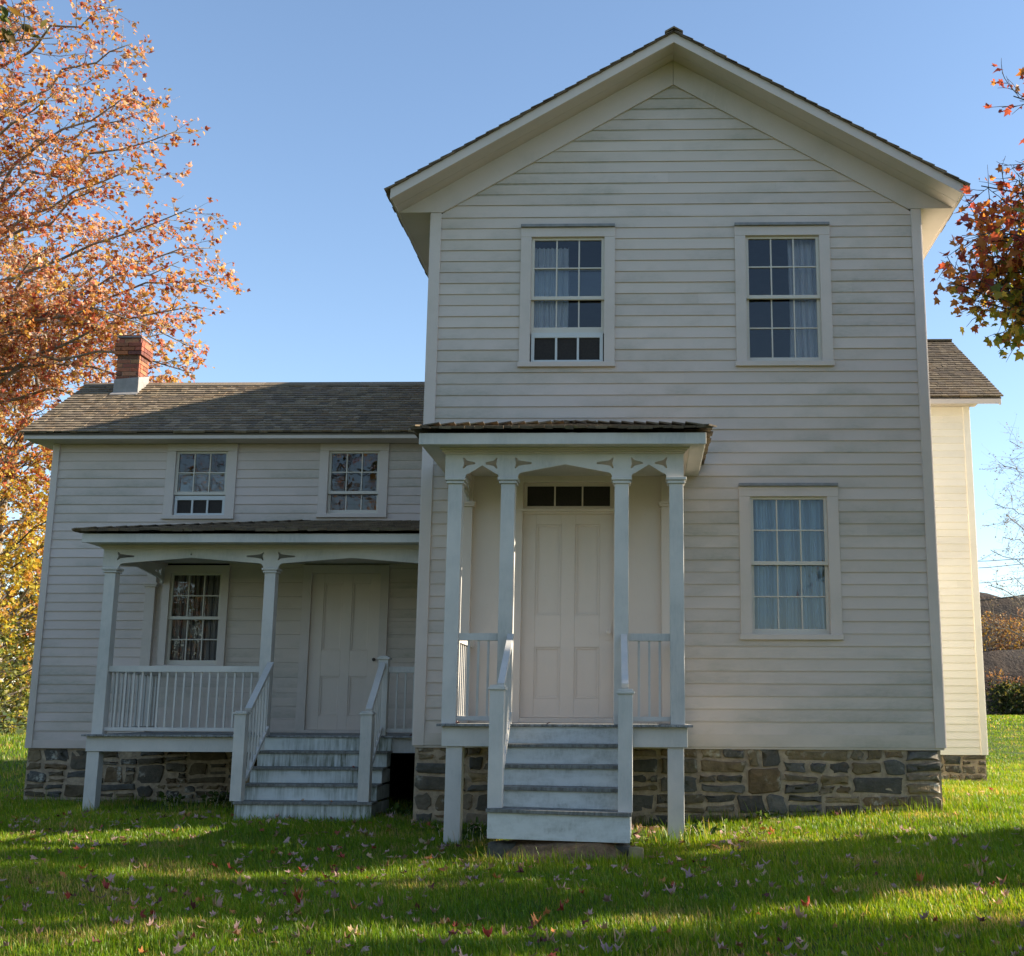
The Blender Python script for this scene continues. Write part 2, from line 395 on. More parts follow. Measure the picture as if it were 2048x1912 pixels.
# soffits (gable overhang underside and boxed eaves)
mb = MB(); OV = .42
for sgn in (-1, 1):
    for k in range(2):     # two boards
        ya, yb = (-OV+.02, -.205) if k == 0 else (-.2, 0.0)
        P = []
        for (x, y, dz) in ((0, ya, 0), (3.07, ya, 0), (0, yb, 0), (3.07, yb, 0), (0, ya, .02), (3.07, ya, .02), (0, yb, .02), (3.07, yb, .02)):
            P.append((sgn*x, y, 8.481-.591*x+dz))
        mb.hexa(P, var(.03))
    xa, xb = sorted((sgn*2.69, sgn*3.06))
    mb.box(xa, xb, .0, 9.35, 6.672, 6.69, var(.02))
mb.build('soffit', M['trim'], house)
mb = MB()
for sgn in (-1, 1):
    P = []
    for y in (-OV-.018, -OV+.018):
        for dz in (-.012, .105):
            P += [(0, y, 8.481+dz), (sgn*3.075, y, 8.481-.591*3.075+dz)]
    P = [P[0], P[1], P[4], P[5], P[2], P[3], P[6], P[7]]
    mb.hexa(P, var(.02))
    xa, xb = sorted((sgn*3.06, sgn*3.085)); mb.box(xa, xb, -OV+.019, 9.35, 6.664, 6.745, var(.02))
mb.build('barge_board', M['trim'], house, bevel=.003)

SH = [(.255, .195, .13), (.215, .165, .115), (.285, .22, .145), (.185, .145, .105), (.235, .18, .13), (.26, .185, .115), (.32, .25, .175)]
def shcol(k=1, a=.15):
    c = random.choice(SH); v = random.uniform(1-a, 1+a)*k; return tuple(x*v for x in c)
def shingles(mb, O, U, S, length, run, exp, th=.016, wmin=.09, wmax=.2, k=1, clip=None, jit=.008, over=2.1):
    """O origin at eave corner, U along the eave, S up the slope (unit vectors)"""
    O, U, S = Vector(O), Vector(U).normalized(), Vector(S).normalized(); N = U.cross(S).normalized()
    if N.z < 0: N = -N
    rows = int(math.ceil(run/exp))
    for r in range(rows):
        s0 = r*exp; lo, hi = clip(s0) if clip else (0, length)
        u = lo-random.uniform(0, .05); rr = random.uniform(-.006, .006)
        while u < hi-.01:
            wd = random.uniform(wmin, wmax); a, b = max(u, lo), min(u+wd-.004, hi); u += wd
            if b-a < .012: continue
            sa = s0+rr+random.uniform(-jit, jit); sb = min(s0+exp*over, run+.01)
            t = th*random.uniform(.75, 1.25); l0 = th*over*.5+random.uniform(0, .003)
            tw = random.uniform(-.003, .003)
            P = [O+U*a+S*sa+N*(l0-t+tw), O+U*b+S*sa+N*(l0-t-tw), O+U*a+S*sb+N*(-t*.4), O+U*b+S*sb+N*(-t*.4),
                 O+U*a+S*sa+N*(l0+tw), O+U*b+S*sa+N*(l0-tw), O+U*a+S*sb, O+U*b+S*sb]
            mb.hexa(P, shcol(k))
# main roof
mb = MB(); sl = math.hypot(1, .591); ex = 3.135
for sgn in (-1, 1):
    base = (sgn*ex, -OV-.05, 8.481+.108-.591*ex)
    shingles(mb, base, (0, 1, 0), (-sgn/sl, 0, .591/sl), 9.8, ex*sl+.02, .142, .02, k=.75)
    P = []     # deck boards under the shingles
    for dz in (-.006, .0):
        for y in (-OV+.02, 9.35):
            P += [(0, y, 8.481+.10+dz), (sgn*3.07, y, 8.481+.10-.591*3.07+dz)]
    mb.hexa(P, (.15, .12, .1))
for sgn in (-1, 1):        # ridge boards
    mb.hexa([(0, y, 8.481+.143+dz-.0*x) if x == 0 else (sgn*.10, y, 8.481+.143-.591*.10+dz) for dz in (-.0, .02) for y in (-OV-.055, 9.4) for x in (0, 1)], shcol(.8))
mb.build('roof', M['shingle'], house, recalc=True)

# foundation of rubble stone -----------------------------------------------------
def rubble(mbs, mbm, fn, u0, u1, z0, z1, dark=1.0, big=1.0):
    st = []
    def split(a, b, c, d):
        wd, h = b-a, d-c
        mw, mh = random.uniform(.17, .62)*big, random.uniform(.07, .25)*big
        if wd > mw and (wd/h > 1.9 or h < mh):
            m_ = a+wd*random.uniform(.33, .67); split(a, m_, c, d); split(m_, b, c, d)
        elif h > mh:
            m_ = c+h*random.uniform(.36, .64); split(a, b, c, m_); split(a, b, m_, d)
        else: st.append((a, b, c, d))
    # courses of varied height first, then split
    z = z0
    while z < z1-.02:
        h = random.uniform(.16, .34); h = h if z+h < z1-.12 else z1-z
        u = u0
        while u < u1-.02:
            ww = random.uniform(.5, 1.1); ww = ww if u+ww < u1-.25 else u1-u
            split(u, u+ww, z, z+h); u += ww
        z += h
    pal = [(.15, .122, .082), (.11, .096, .075), (.19, .145, .085), (.14, .108, .068), (.085, .08, .07), (.24, .185, .11), (.17, .12, .07), (.115, .112, .102), (.15, .13, .10), (.20, .16, .115)]
    for a, b, c, d in st:
        gp = random.uniform(.007, .018); a += gp+random.uniform(0, .018); b -= gp+random.uniform(0, .018); c += gp*.8+random.uniform(0, .008); d -= gp*.8+random.uniform(0, .014)
        if b-a < .03 or d-c < .025: continue
        r = min(b-a, d-c)*random.uniform(.14, .46); out = []; shx = random.uniform(-.22, .22); shz = random.uniform(-.07, .07)
        n = 3
        for cx, cz, t0 in ((b-r, d-r, 0), (a+r, d-r, 90), (a+r, c+r, 180), (b-r, c+r, 270)):
            rr = r*random.uniform(.25, 1.0)
            for i in range(n):
                t = R(t0+90*i/(n-1)); x = cx+(r-rr)*(1 if math.cos(R(t0+45)) > 0 else -1)*.9+rr*math.cos(t); zz = cz+(r-rr)*(1 if math.sin(R(t0+45)) > 0 else -1)*.9+rr*math.sin(t)
                out.append((x+random.uniform(-.017, .017)+shx*(zz-(c+d)/2), zz+random.uniform(-.012, .012)+shz*(x-(a+b)/2)))
        mid = [(a+(b-a)*.5, d+random.uniform(-.012, .004)), (a+(b-a)*.5, c+random.uniform(-.004, .012))]
        out = out[:3]+[mid[0]]+out[3:9]+[mid[1]]+out[9:]
        cx, cz = (a+b)/2, (c+d)/2; pr = random.uniform(.010, .034); col = random.choice(pal); v = random.uniform(.8, 1.2)*dark; col = tuple(q*v for q in col)
        tx, tz = random.uniform(-.06, .06), random.uniform(-.08, .08)
        rings = []
        for sc, dp in ((1.02, 0), (1, pr*.5), (.965, pr*.9), (.88, pr), (.4, pr*1.05)):
            rings.append([fn(cx+(x-cx)*sc, cz+(z_-cz)*sc, dp+((x-cx)*tx+(z_-cz)*tz if dp else 0)+(random.uniform(-.005, .005) if dp else 0)) for x, z_ in out])
        base = len(mbs.v); k = len(out)
        for rg in rings: mbs.v += rg
        for i in range(len(rings)-1):
            for j in range(k):
                mbs.f.append((base+i*k+j, base+i*k+(j+1) % k, base+(i+1)*k+(j+1) % k, base+(i+1)*k+j)); mbs.c.append(col); mbs.mi.append(0)
        mbs.f.append(tuple(base+(len(rings)-1)*k+j for j in range(k))); mbs.c.append(col); mbs.mi.append(0)
st, mo = MB(), MB()
def mface(fn, u0, u1, z0, z1, dep):
    mo.face([fn(u0, z0, .004), fn(u1, z0, .004), fn(u1, z1, .004), fn(u0, z1, .004)])
for fn, u0, u1, z0, z1, dk, bgs in ((front(.02), -2.68, 2.655, -.15, .868, 1.1, 1.32), (rightside(2.62), .02, 7.0, -.15, .875, 1, 1.1), (leftside(-2.65), .02, 3.0, -.2, .875, .9, 1),
                        (front(3.03), -8.235, -3.8, -.25, .735, .9, 1.15), (front(7.03), 2.7, 5.03, -.1, .592, 1, 1), (rightside(4.99), 7.03, 12, -.1, .592, 1, 1), (leftside(-8.2), 3.03, 5.8, -.25, .735, .9, 1)):
    rubble(st, mo, fn, u0, u1, z0, z1, dk, bgs); mface(fn, u0, u1, z0, z1, .3)
mo.build('mortar', M['mortar'], house, recalc=False)
st.build('foundation', M['stone'], house, smooth=True, recalc=True)

# windows --------------------------------------------------------------------------
def box_fn(mb, fn, u0, u1, d0, d1, z0, z1, col=(1, 1, 1)):
    P = [fn(u, z, d) for z in (z0, z1) for d in (d1, d0) for u in (u0, u1)]
    mb.hexa(P, col)
def sash(fn, u0, u1, z0, z1, d, rows, cols, top, bot, stile, parent, name='sash', mat='sash', mun=.015):
    mb = MB(); th = .034
    box_fn(mb, fn, u0, u0+stile, d-th, d, z0, z1); box_fn(mb, fn, u1-stile, u1, d-th, d, z0, z1)
    box_fn(mb, fn, u0+stile, u1-stile, d-th, d-.001, z0, z0+bot); box_fn(mb, fn, u0+stile, u1-stile, d-th, d-.001, z1-top, z1)
    gu0, gu1, gz0, gz1 = u0+stile, u1-stile, z0+bot, z1-top
    for i in range(1, cols):
        u = gu0+(gu1-gu0)*i/cols; box_fn(mb, fn, u-mun/2, u+mun/2, d-th+.004, d-.004, gz0, gz1)
    for i in range(1, rows):
        z = gz0+(gz1-gz0)*i/rows; box_fn(mb, fn, gu0, gu1, d-th+.005, d-.005, z-mun/2, z+mun/2)
    o = mb.build(name, M[mat], parent, bevel=.0015)
    # each light is a pane of its own angle: old glass never sits quite flat
    gb = MB()
    for i in range(cols):
        for j in range(rows):
            a0, a1 = gu0+(gu1-gu0)*i/cols, gu0+(gu1-gu0)*(i+1)/cols; b0, b1 = gz0+(gz1-gz0)*j/rows, gz0+(gz1-gz0)*(j+1)/rows
            q = [random.uniform(-.0008, .0008) for _ in range(3)]; dm = d-.02
            gb.face([fn(a0, b0, dm+q[0]), fn(a1, b0, dm+q[1]), fn(a1, b1, dm+q[1]+q[2]-q[0]), fn(a0, b1, dm+q[2])])
    gb.build('glass_pane' if name == 'sash' else 'screen_mesh', M['glass'] if name == 'sash' else M['screen'], parent, recalc=False)
def window(label, fn, u0, u1, z0, z1, nu, nl, cw=.117, head=.108, drip=.032, sill=.055, raised=False, ins=0, zm=None):
    mb = MB()
    zt = z1-drip; ot = zt-head; ob = z0+sill
    box_fn(mb, fn, u0, u0+cw, -.07, .03, ob, ot); box_fn(mb, fn, u1-cw, u1, -.07, .03, ob, ot)
    box_fn(mb, fn, u0, u1, -.07, .032, ot, zt)
    wnd = mb.build('window', M['trim'], house, bevel=.003); tag(wnd, label)
    s = MB(); box_fn(s, fn, u0-.012, u1+.006, -.07, .05, z0, ob); s.build('sill', M['trim'], wnd, bevel=.004)
    if drip:
        s = MB(); box_fn(s, fn, u0, u1, .0, .062, zt, z1); s.build('drip_cap', M['capgrey'], wnd, bevel=.003)
    a, b = u0+cw, u1-cw
    if zm is None: zm = (ot+ob)/2+.02
    stl = .034
    sash(fn, a, b, zm-.02, ot, -.004, nu, 3, .028, .04, stl, wnd)
    if raised:
        h = (zm+.02)-ob
        sash(fn, a, b, ob+ins, ob+ins+h, -.042, nl, 3, .03, .07, stl, wnd)
        s = MB(); f = .035
        sash(fn, a+.012, b-.012, ob+.004, ob+ins-.004, -.006, 1, 3, .055, .03, f, wnd, 'screen_insert', 'insert', .024)
    else:
        sash(fn, a, b, ob, zm+.02, -.042, nl, 3, .03, .062, stl, wnd)
    return wnd
window('upper left window with raised sash and a small insert below', front(YF), *WA, 2, 2, raised=True, ins=.345)
window('upper right window with one lace curtain', front(YF), *WB, 2, 2)
window('lower right window with blue curtains', front(YF), *WC, 2, 2)
window('upper window of the side wing with raised sash and insert', front(YW), -6.705, -5.755, 3.70, 4.718, 2, 1, cw=.125, head=.10, drip=0, sill=.05, raised=True, ins=.27, zm=4.05)
window('upper window of the side wing nearest the tall block', front(YW), -4.645, -3.725, 3.72, 4.718, 2, 1, cw=.12, head=.10, drip=0, sill=.05, zm=4.06)
window('wing window under the porch with striped curtains', front(YW-.02), -6.62, -5.75, 1.745, 3.085, 2, 2, cw=.095, head=.10, drip=0, sill=.05, zm=2.40)

def curtain(name, label, fn, u0, u1, z0, z1, d, colf, waves, amp=.018, seed=0):
    rnd = random.Random(seed); n = max(24, int((u1-u0)/.006)); mb = MB(); ph = [rnd.uniform(0, 6.28) for _ in range(4)]; prev = None
    nz = 8
    cols = []
    for i in range(n+1):
        t = i/n; col = []
        for j in range(nz+1):
            s = j/nz
            a = waves*2*math.pi*t
            off = amp*(math.sin(a+ph[0]+.5*math.sin(3*s+ph[1]))+.5*math.sin(1.7*a+ph[2]+s)+.25*math.sin(3.1*a+ph[3]))
            u = u0+(u1-u0)*t+.012*math.sin(4*s+6*t+ph[1])*(1-s)
            col.append(fn(u, z0+(z1-z0)*s, d+off))
        cols.append(col)
    for i in range(n):
        c = colf(i/n)
        for j in range(nz): mb.face([cols[i][j], cols[i+1][j], cols[i+1][j+1], cols[i][j+1]], c)
    o = mb.build(name, M['cloth'], smooth=False, recalc=False); return tag(o, label, 'curtain')
lace = lambda t: (.80, .78, .84)
curtain('curtain', 'white lace curtain drawn to the left behind the raised-sash window', front(YF), -1.59, -1.17, 4.95, 6.30, -.13, lace, 9, .014, 1)
curtain('curtain', 'white patterned curtain hanging at the right side of the upper right window', front(YF), 1.26, 1.60, 4.93, 6.40, -.13, lace, 7, .016, 2)
curtain('curtain', 'pale blue curtains closed across the lower right window', front(YF), .76, 1.61, 2.0, 3.47, -.12, lambda t: (.46, .64, .80), 9, .032, 3)
rs = random.Random(5); stripes = [rs.choice([(.26, .21, .20), (.52, .46, .44), (.17, .145, .14), (.42, .37, .37)]) for _ in range(46)]
curtain('curtain', 'dark striped curtain in the porch window, left half', front(YW-.02), -6.52, -6.19, 1.78, 2.99, -.12, lambda t: stripes[int(t*21)], 6, .014, 4)
curtain('curtain', 'dark striped curtain in the porch window, right half', front(YW-.02), -6.165, -5.85, 1.78, 2.99, -.12, lambda t: stripes[22+int(t*21)], 6, .014, 6)

# doors ------------------------------------------------------------------------------
def door(label, fn, u0, u1, z0, z1, pan, cas, transom=None, casing_bottom=0):
    mb = MB(); box_fn(mb, fn, u0, u1, -.07, -.028, z0, z1)          # back slab
    us = sorted(pan['u']); zs_ = pan['z']
    ua, ub, uc, ud = us; (l0, l1), (h0, h1) = zs_
    for a, b in ((u0, ua), (ub, uc), (ud, u1)): box_fn(mb, fn, a, b, -.028, -.008, z0, z1)
    for a, b in ((z0, l0), (l1, h0), (h1, z1)):
        for p, q in ((ua, ub), (uc, ud)): box_fn(mb, fn, p, q, -.028, -.0085, a, b)
    d = mb.build('door', M['door'], house, bevel=.003); tag(d, label)
    mb = MB()
    for p, q in ((ua, ub), (uc, ud)):
        for a, b in ((l0, l1), (h0, h1)):
            t = .022
            box_fn(mb, fn, p, p+t, -.028, -.016, a, b); box_fn(mb, fn, q-t, q, -.028, -.016, a, b)
            box_fn(mb, fn, p+t, q-t, -.028, -.0165, a, a+t); box_fn(mb, fn, p+t, q-t, -.028, -.0165, b-t, b)
    mb.build('panel_moulding', M['door'], d, bevel=.004)
    return d
dm = door('cream front door under a three light transom', front(YF), -1.615, -.655, 1.16, 3.272, dict(u=(-1.475, -1.205, -1.06, -.80), z=((1.352, 1.876), (2.208, 3.161))), .08)
mb = MB()
for a, b in ((-1.70, -1.615), (-.655, -.57)): box_fn(mb, front(YF), a, b, -.07, .045, 1.105, 3.70)
box_fn(mb, front(YF), -1.615, -.655, -.07, .043, 3.61, 3.70); box_fn(mb, front(YF), -1.615, -.655, -.07, .02, 3.272, 3.33)
box_fn(mb, front(YF), -1.64, -.63, .02, .05, 3.295, 3.325)
box_fn(mb, front(YF), -1.615, -.655, -.08, .05, 1.105, 1.158)
df = mb.build('door_frame', M['door'], house, bevel=.004)
mb = MB(); sash(front(YF), -1.615, -.655, 3.33, 3.61, -.012, 1, 3, .035, .03, .04, df, 'transom', 'door', .016)
mb = MB()   # knob
mb.tube([(-.705, .006, 2.03), (-.705, -.035, 2.03), (-.705, -.045, 2.03), (-.705, -.07, 2.03), (-.705, -.078, 2.03)], [.008, .008, .022, .025, .012], 12)
mb.box(-.735, -.675, -.0, .008, 1.95, 2.11)
mb.build('door_handle', M['door'], dm)
dw = door('grey shaded wing door behind the side porch stairs', front(YW-.02), -4.66, -3.76, .985, 2.985, dict(u=(-4.50, -4.25, -4.13, -3.895), z=((1.16, 1.66), (1.985, 2.858))), .08)
mb = MB()
for a, b in ((-4.78, -4.66), (-3.76, -3.65)): box_fn(mb, front(YW-.02), a, b, -.07, .03, .945, 3.09)
box_fn(mb, front(YW-.02), -4.66, -3.76, -.07, .029, 2.985, 3.09); box_fn(mb, front(YW-.02), -4.66, -3.76, -.07, .035, .945, .984)
mb.build('door_frame', M['trim'], house, bevel=.003)
mb = MB(); mb.tube([(-3.80, 2.99, 1.87), (-3.80, 2.95, 1.87), (-3.80, 2.945, 1.87), (-3.80, 2.915, 1.87), (-3.80, 2.905, 1.87)], [.008, .008, .02, .022, .01], 12)
mb.build('door_handle', M['iron'], dw)

# flush boarded wall under each porch roof, with pilasters
mb = MB()
for a, b in ((-2.25, -1.70), (-.57, -.04)):
    box_fn(mb, front(YF), a, b, -.02, .012, 1.105, 3.68)
mb.box(-1.7, -.57, .072, .09, 1.0, 3.3)
mb.build('flush_wall', M['door'], house)
for a, b in ((-2.255, -2.143), (-.155, -.04)):
    o = MB(); box_fn(o, front(YF), a, b, .012, .075, 1.105, 3.34); box_fn(o, front(YF), a-.02, b+.02, .012, .095, 3.34, 3.366); box_fn(o, front(YF), a-.03, b+.03, .012, .105, 3.366, 3.394); box_fn(o, front(YF), a, b, .012, .075, 3.394, 3.672)
    o.build('pilaster', M['door'], house, bevel=.003)
# ------------------------------------------------------------------ side wing walls
mb = MB()
w1, w2, w3 = (-6.685, -5.775, 3.72, 4.8), (-4.625, -3.745, 3.74, 4.8), (-6.60, -5.77, 1.76, 3.06)
flush = (-6.66, -2.7, .74, 3.36)
clap(mb, front(YW), -8.165, -2.7, .738+.1, 4.719, .1178, [w1, w2, w3, flush])
mb.box(-8.165, -6.66, 2.98, 3.01, .738, .84)
clap(mb, leftside(-8.25), 3.1, 5.78, .738, 5.95, .1178, clip=lambda z: (3.0 if z < 4.9 else 3.0+(z-4.9)/.68, 5.78 if z < 4.9 else 5.78-(z-4.9)/.68))
clap(mb, backside(5.78), -8.25, -2.7, .738, 4.9, .1178)
mb.build('wall', M['clapw'], house, recalc=False)
mb = MB(); mb.box(-8.25, -8.165, 2.972, 3.0, .736, 4.72); mb.box(-8.256, -8.232, 2.974, 3.1, .737, 4.718); mb.build('corner_board', M['trim'], house, bevel=.003)
mb = MB()      # wide flush boards
zz = .80; fnw = front(YW)
while zz < 3.34:
    h = random.uniform(.14, .2); zt = min(zz+h, 3.36)
    for a, b in ((-6.66, -6.60), (-5.77, -4.78), (-3.65, -2.7)):
        box_fn(mb, fnw, a, b, -.02, .012+random.uniform(-.0015, .0015), zz, zt-.003, var(.02))
    if zz > 3.06: box_fn(mb, fnw, -6.6, -5.77, -.02, .0125, zz, zt-.003, var(.02)); box_fn(mb, fnw, -4.78, -3.65, -.02, .0125, max(zz, 3.092), zt-.003, var(.02))
    if zt < 1.76: box_fn(mb, fnw, -6.6, -5.77, -.02, .0125, zz, zt-.003, var(.02))
    elif zz < 1.76: box_fn(mb, fnw, -6.6, -5.77, -.02, .0125, zz, 1.755, var(.02))
    zz = zt
mb.box(-5.75, -2.7, 3.03, 3.05, .74, 3.4); mb.box(-6.66, -5.751, 3.03, 3.05, .74, 1.75)
mb.build('flush_wall', M['clap'], house)
mb = MB(); a, b = -6.835, -6.675
fnw = front(YW)
box_fn(mb, fnw, a, b-.03, .005, .075, .945, 2.80); box_fn(mb, fnw, a-.02, b-.01, .005, .095, 2.80, 2.825); box_fn(mb, fnw, a-.03, b, .005, .105, 2.825, 2.853); box_fn(mb, fnw, a+.01, b-.03, .005, .07, 2.853, 3.10)
mb.build('pilaster', M['trim'], house, bevel=.003)
# wing roof: ridge parallel to the front
RY, RZ, EY, EZ = 4.384, 5.935, 2.65, 4.81
tl = math.hypot(RY-EY, RZ-EZ); S_ = ((RY-EY)/tl, (RZ-EZ)/tl); sag = 0
mb = MB()
shingles(mb, (-8.55, EY, EZ-.012), (1, 0, 0), (0, S_[0], S_[1]), 5.84, tl, .100, .026, k=.9, jit=.007, wmin=.07, wmax=.17)
shingles(mb, (-8.55, 2*RY-EY, EZ-.012), (1, 0, 0), (0, -S_[0], S_[1]), 5.84, tl, .104, .017, k=.92)
for sg in (1, -1):
    P = []
    for dz in (-.05, -.028):
        for y, z in ((RY, RZ), (RY-sg*(RY-EY-.02), EZ+.012)):
            for x in (-8.52, -2.7): P.append((x, y, z+dz))
    mb.hexa(P, (.14, .12, .1))
x = -8.57
while x < -2.75:
    w_ = random.uniform(1.1, 1.9)
    for sg in (1, -1):
        P = []
        for dz in (.006, .02):
            for y, z in ((RY, RZ+.01), (RY-sg*.10, RZ+.01-.10*.674)):
                for xx in (x, min(x+w_-.006, -2.72)): P.append((xx, y, z+dz))
        mb.hexa(P, shcol(.9))
    x += w_
mb.build('roof', M['shingle'], house)
mb = MB(); mb.box(-8.51, -2.71, EY+.03, EY+.052, 4.722, 4.80); mb.build('fascia', M['trim'], house, bevel=.003)
mb = MB(); mb.box(-8.50, -2.71, EY+.055, 2.995, 4.721, 4.738); mb.box(-8.51, -8.25, EY+.053, 5.9, 4.74, 4.755)
for sg in (1, -1):
    P = []
    for dz in (-.14, -.052):
        for y, z in ((RY, RZ), (RY-sg*(RY-EY-.05), EZ+.02)):
            for xx in (-8.525, -8.5): P.append((xx, y, z+dz))
    mb.hexa(P)
mb.build('soffit', M['trim'], house)
# chimney
cx0, cx1, cy0, cy1 = -7.985, -7.645, 4.03, 4.36
mb = MB()
mb.box(cx0+.012, cx1-.012, cy0+.012, cy1-.012, 5.6, 6.545, (1, 1, 1), 1)
BR = [(.36, .13, .07), (.30, .105, .06), (.40, .165, .10), (.22, .085, .055), (.33, .135, .085), (.16, .07, .05)]
z = 5.66; row = 0; ch = .062
while z < 6.535:
    e = .034 if 6.24 < z < 6.42 else 0; k_ = 1 if row % 2 else 0
    def rowf(a, b, put):
        u = a-(.055 if k_ else 0)
        while u < b-.01:
            p, q = max(u, a), min(u+.205 if not (k_ and u < a) else a+.095, b)
            if q-p > .02: put(p+.004, q-.004)
            u = q+.001
    cf = lambda: tuple(v*random.uniform(.85, 1.1) for v in random.choice(BR))
    rowf(cx0-e, cx1+e, lambda p, q: mb.box(p, q, cy0-e, cy0+.05, z+.004, z+ch-.004, cf(), 0))
    rowf(cx0-e, cx1+e, lambda p, q: mb.box(p, q, cy1-.05, cy1+e, z+.004, z+ch-.004, cf(), 0))
    for xa, xb in ((cx0-e, cx0+.05), (cx1-.05, cx1+e)):
        rowf(cy0+.05, cy1-.05, lambda p, q: mb.box(xa, xb, p, q, z+.004, z+ch-.004, cf(), 0))
    z += ch; row += 1
chim = mb.build('chimney', [M['brick'], M['bmortar']], house, bevel=.003)
mb = MB(); mb.box(cx0-.012, cx1+.012, cy0-.015, cy1+.015, 6.545, 6.565); mb.build('chimney_cap', M['metal'], chim)
zr = lambda y: EZ+(y-EY)*(RZ-EZ)/(RY-EY)
mb = MB()
P = [(cx0-.008, cy0-.012, zr(cy0)-.1), (cx1+.006, cy0-.012, zr(cy0)-.1), (cx0-.008, cy0-.004, zr(cy0)-.1), (cx1+.006, cy0-.004, zr(cy0)-.1),
     (cx0-.008, cy0-.012, 5.915), (cx1+.006, cy0-.012, 5.945), (cx0-.008, cy0-.004, 5.915), (cx1+.006, cy0-.004, 5.945)]
mb.hexa(P)
mb.hexa([(cx1+.004, cy0-.012, 5.7), (cx1+.010, cy0-.012, 5.7), (cx1+.004, cy1+.01, 5.7), (cx1+.010, cy1+.01, 5.7), (cx1+.004, cy0-.012, 5.945), (cx1+.010, cy0-.012, 5.945), (cx1+.004, cy1+.01, 6.05), (cx1+.010, cy1+.01, 6.05)])
mb.hexa([(cx0-.02, cy0-.1, zr(cy0-.1)+.02), (cx1+.03, cy0-.1, zr(cy0-.1)+.02), (cx0-.02, cy0, zr(cy0)+.02), (cx1+.03, cy0, zr(cy0)+.02), (cx0-.02, cy0-.1, zr(cy0-.1)+.026), (cx1+.03, cy0-.1, zr(cy0-.1)+.026), (cx0-.02, cy0, zr(cy0)+.026), (cx1+.03, cy0, zr(cy0)+.026)])
mb.build('flashing', M['flash'], chim)

# ------------------------------------------------------------------ rear addition on the right
mb = MB(); AX = 5.05
clap(mb, front(YA), 2.7, AX-.1, .592, 6.23, .1195)
clap(mb, rightside(AX), YA+.1, 12.3, .592, 8.15, .1195, clip=lambda z: (YA if z < 6.3 else YA+(z-6.3)/.62, 12.3 if z < 6.3 else 12.3-(z-6.3)/.62))
clap(mb, backside(12.3), 2.7, AX, .592, 6.3, .1195); clap(mb, leftside(2.62), 8.9, 12.3, .592, 6.3, .1195)
mb.build('wall', M['clap_lit'], house, recalc=False)
mb = MB(); mb.box(AX-.1, AX, YA-.028, YA, .59, 6.23); mb.box(AX-.01, AX+.008, YA-.026, YA+.1, .591, 6.228); mb.build('corner_board', M['clap_lit'], house, bevel=.003)
AEY, AEZ, ARY, ARZ = 6.65, 6.32, 9.7, 8.225
tl = math.hypot(ARY-AEY, ARZ-AEZ); S_ = ((ARY-AEY)/tl, (ARZ-AEZ)/tl)
mb = MB()
shingles(mb, (2.7, AEY, AEZ-.01), (1, 0, 0), (0, S_[0], S_[1]), 5.53-2.7, tl, .135, .026, k=.55, wmin=.09, wmax=.18)
shingles(mb, (2.7, 2*ARY-AEY, AEZ-.01), (1, 0, 0), (0, -S_[0], S_[1]), 5.53-2.7, tl, .135, .026, k=.55, wmin=.09, wmax=.18)
for sg in (1, -1):
    P = []
    for dz in (-.045, -.026):
        for y, z in ((ARY, ARZ), (ARY-sg*(ARY-AEY-.02), AEZ+.012)):
            for x in (2.7, 5.5): P.append((x, y, z+dz))
    mb.hexa(P, (.14, .12, .1))
mb.box(2.7, 5.53, ARY-.09, ARY+.09, ARZ-.01, ARZ+.02, shcol(.9))
mb.build('roof', M['shingle'], house)
mb = MB(); mb.box(2.71, 5.495, AEY+.02, AEY+.042, 6.205, 6.30); mb.build('fascia', M['trim'], house, bevel=.003)
mb = MB(); mb.box(2.71, AX+.1, AEY+.043, YA-.002, 6.232, 6.25)
for sg in (1, -1):
    P = []
    for dz in (-.15, -.047):
        for y, z in ((ARY, ARZ), (ARY-sg*(ARY-AEY-.05), AEZ+.02)):
            for xx in (5.47, 5.495): P.append((xx, y, z+dz))
    mb.hexa(P)
    P = []
    for dz in (-.11, -.09):
        for y, z in ((ARY, ARZ), (ARY-sg*(ARY-AEY-.06), AEZ+.04)):
            for xx in (AX, 5.47): P.append((xx, y, z+dz))
    mb.hexa(P)
mb.build('soffit', M['trim'], house)
# floors inside, plus dark sheets added to keep rooms and crawlspace unlit
mb = MB()
mb.box(-2.66, 2.66, .1, 8.9, .98, 1.06); mb.box(-2.66, 2.66, .1, 8.9, 3.86, 4.0); mb.box(-8.2, -2.74, 3.08, 5.7, .86, .93); mb.box(-8.2, -2.74, 3.08, 5.7, 3.38, 3.46)
mb.box(-2.645, -2.62, .12, 8.9, 1.06, 6.6); mb.box(2.62, 2.645, .12, 8.9, 1.06, 6.6); mb.box(-2.66, 2.66, 4.2, 4.3, 1.06, 6.6); mb.box(-2.66, 2.66, .1, 8.9, 6.6, 6.64); mb.box(-.2, -.1, .12, 4.2, 1.06, 6.6)
mb.box(-8.15, -2.66, 5.55, 5.65, -.3, .85); mb.box(-2.6, -2.5, 3.0, 8.9, -.3, .97); mb.box(-3.8, -3.7, 3.06, 5.5, -.3, .85); mb.box(-2.6, 2.6, 8.8, 8.9, -.3, .97); mb.box(2.7, 4.95, 12.1, 12.2, -.3, .6)  # dark sheets closing the crawlspace so no light comes through
mb.build('interior', M['dark'], house)

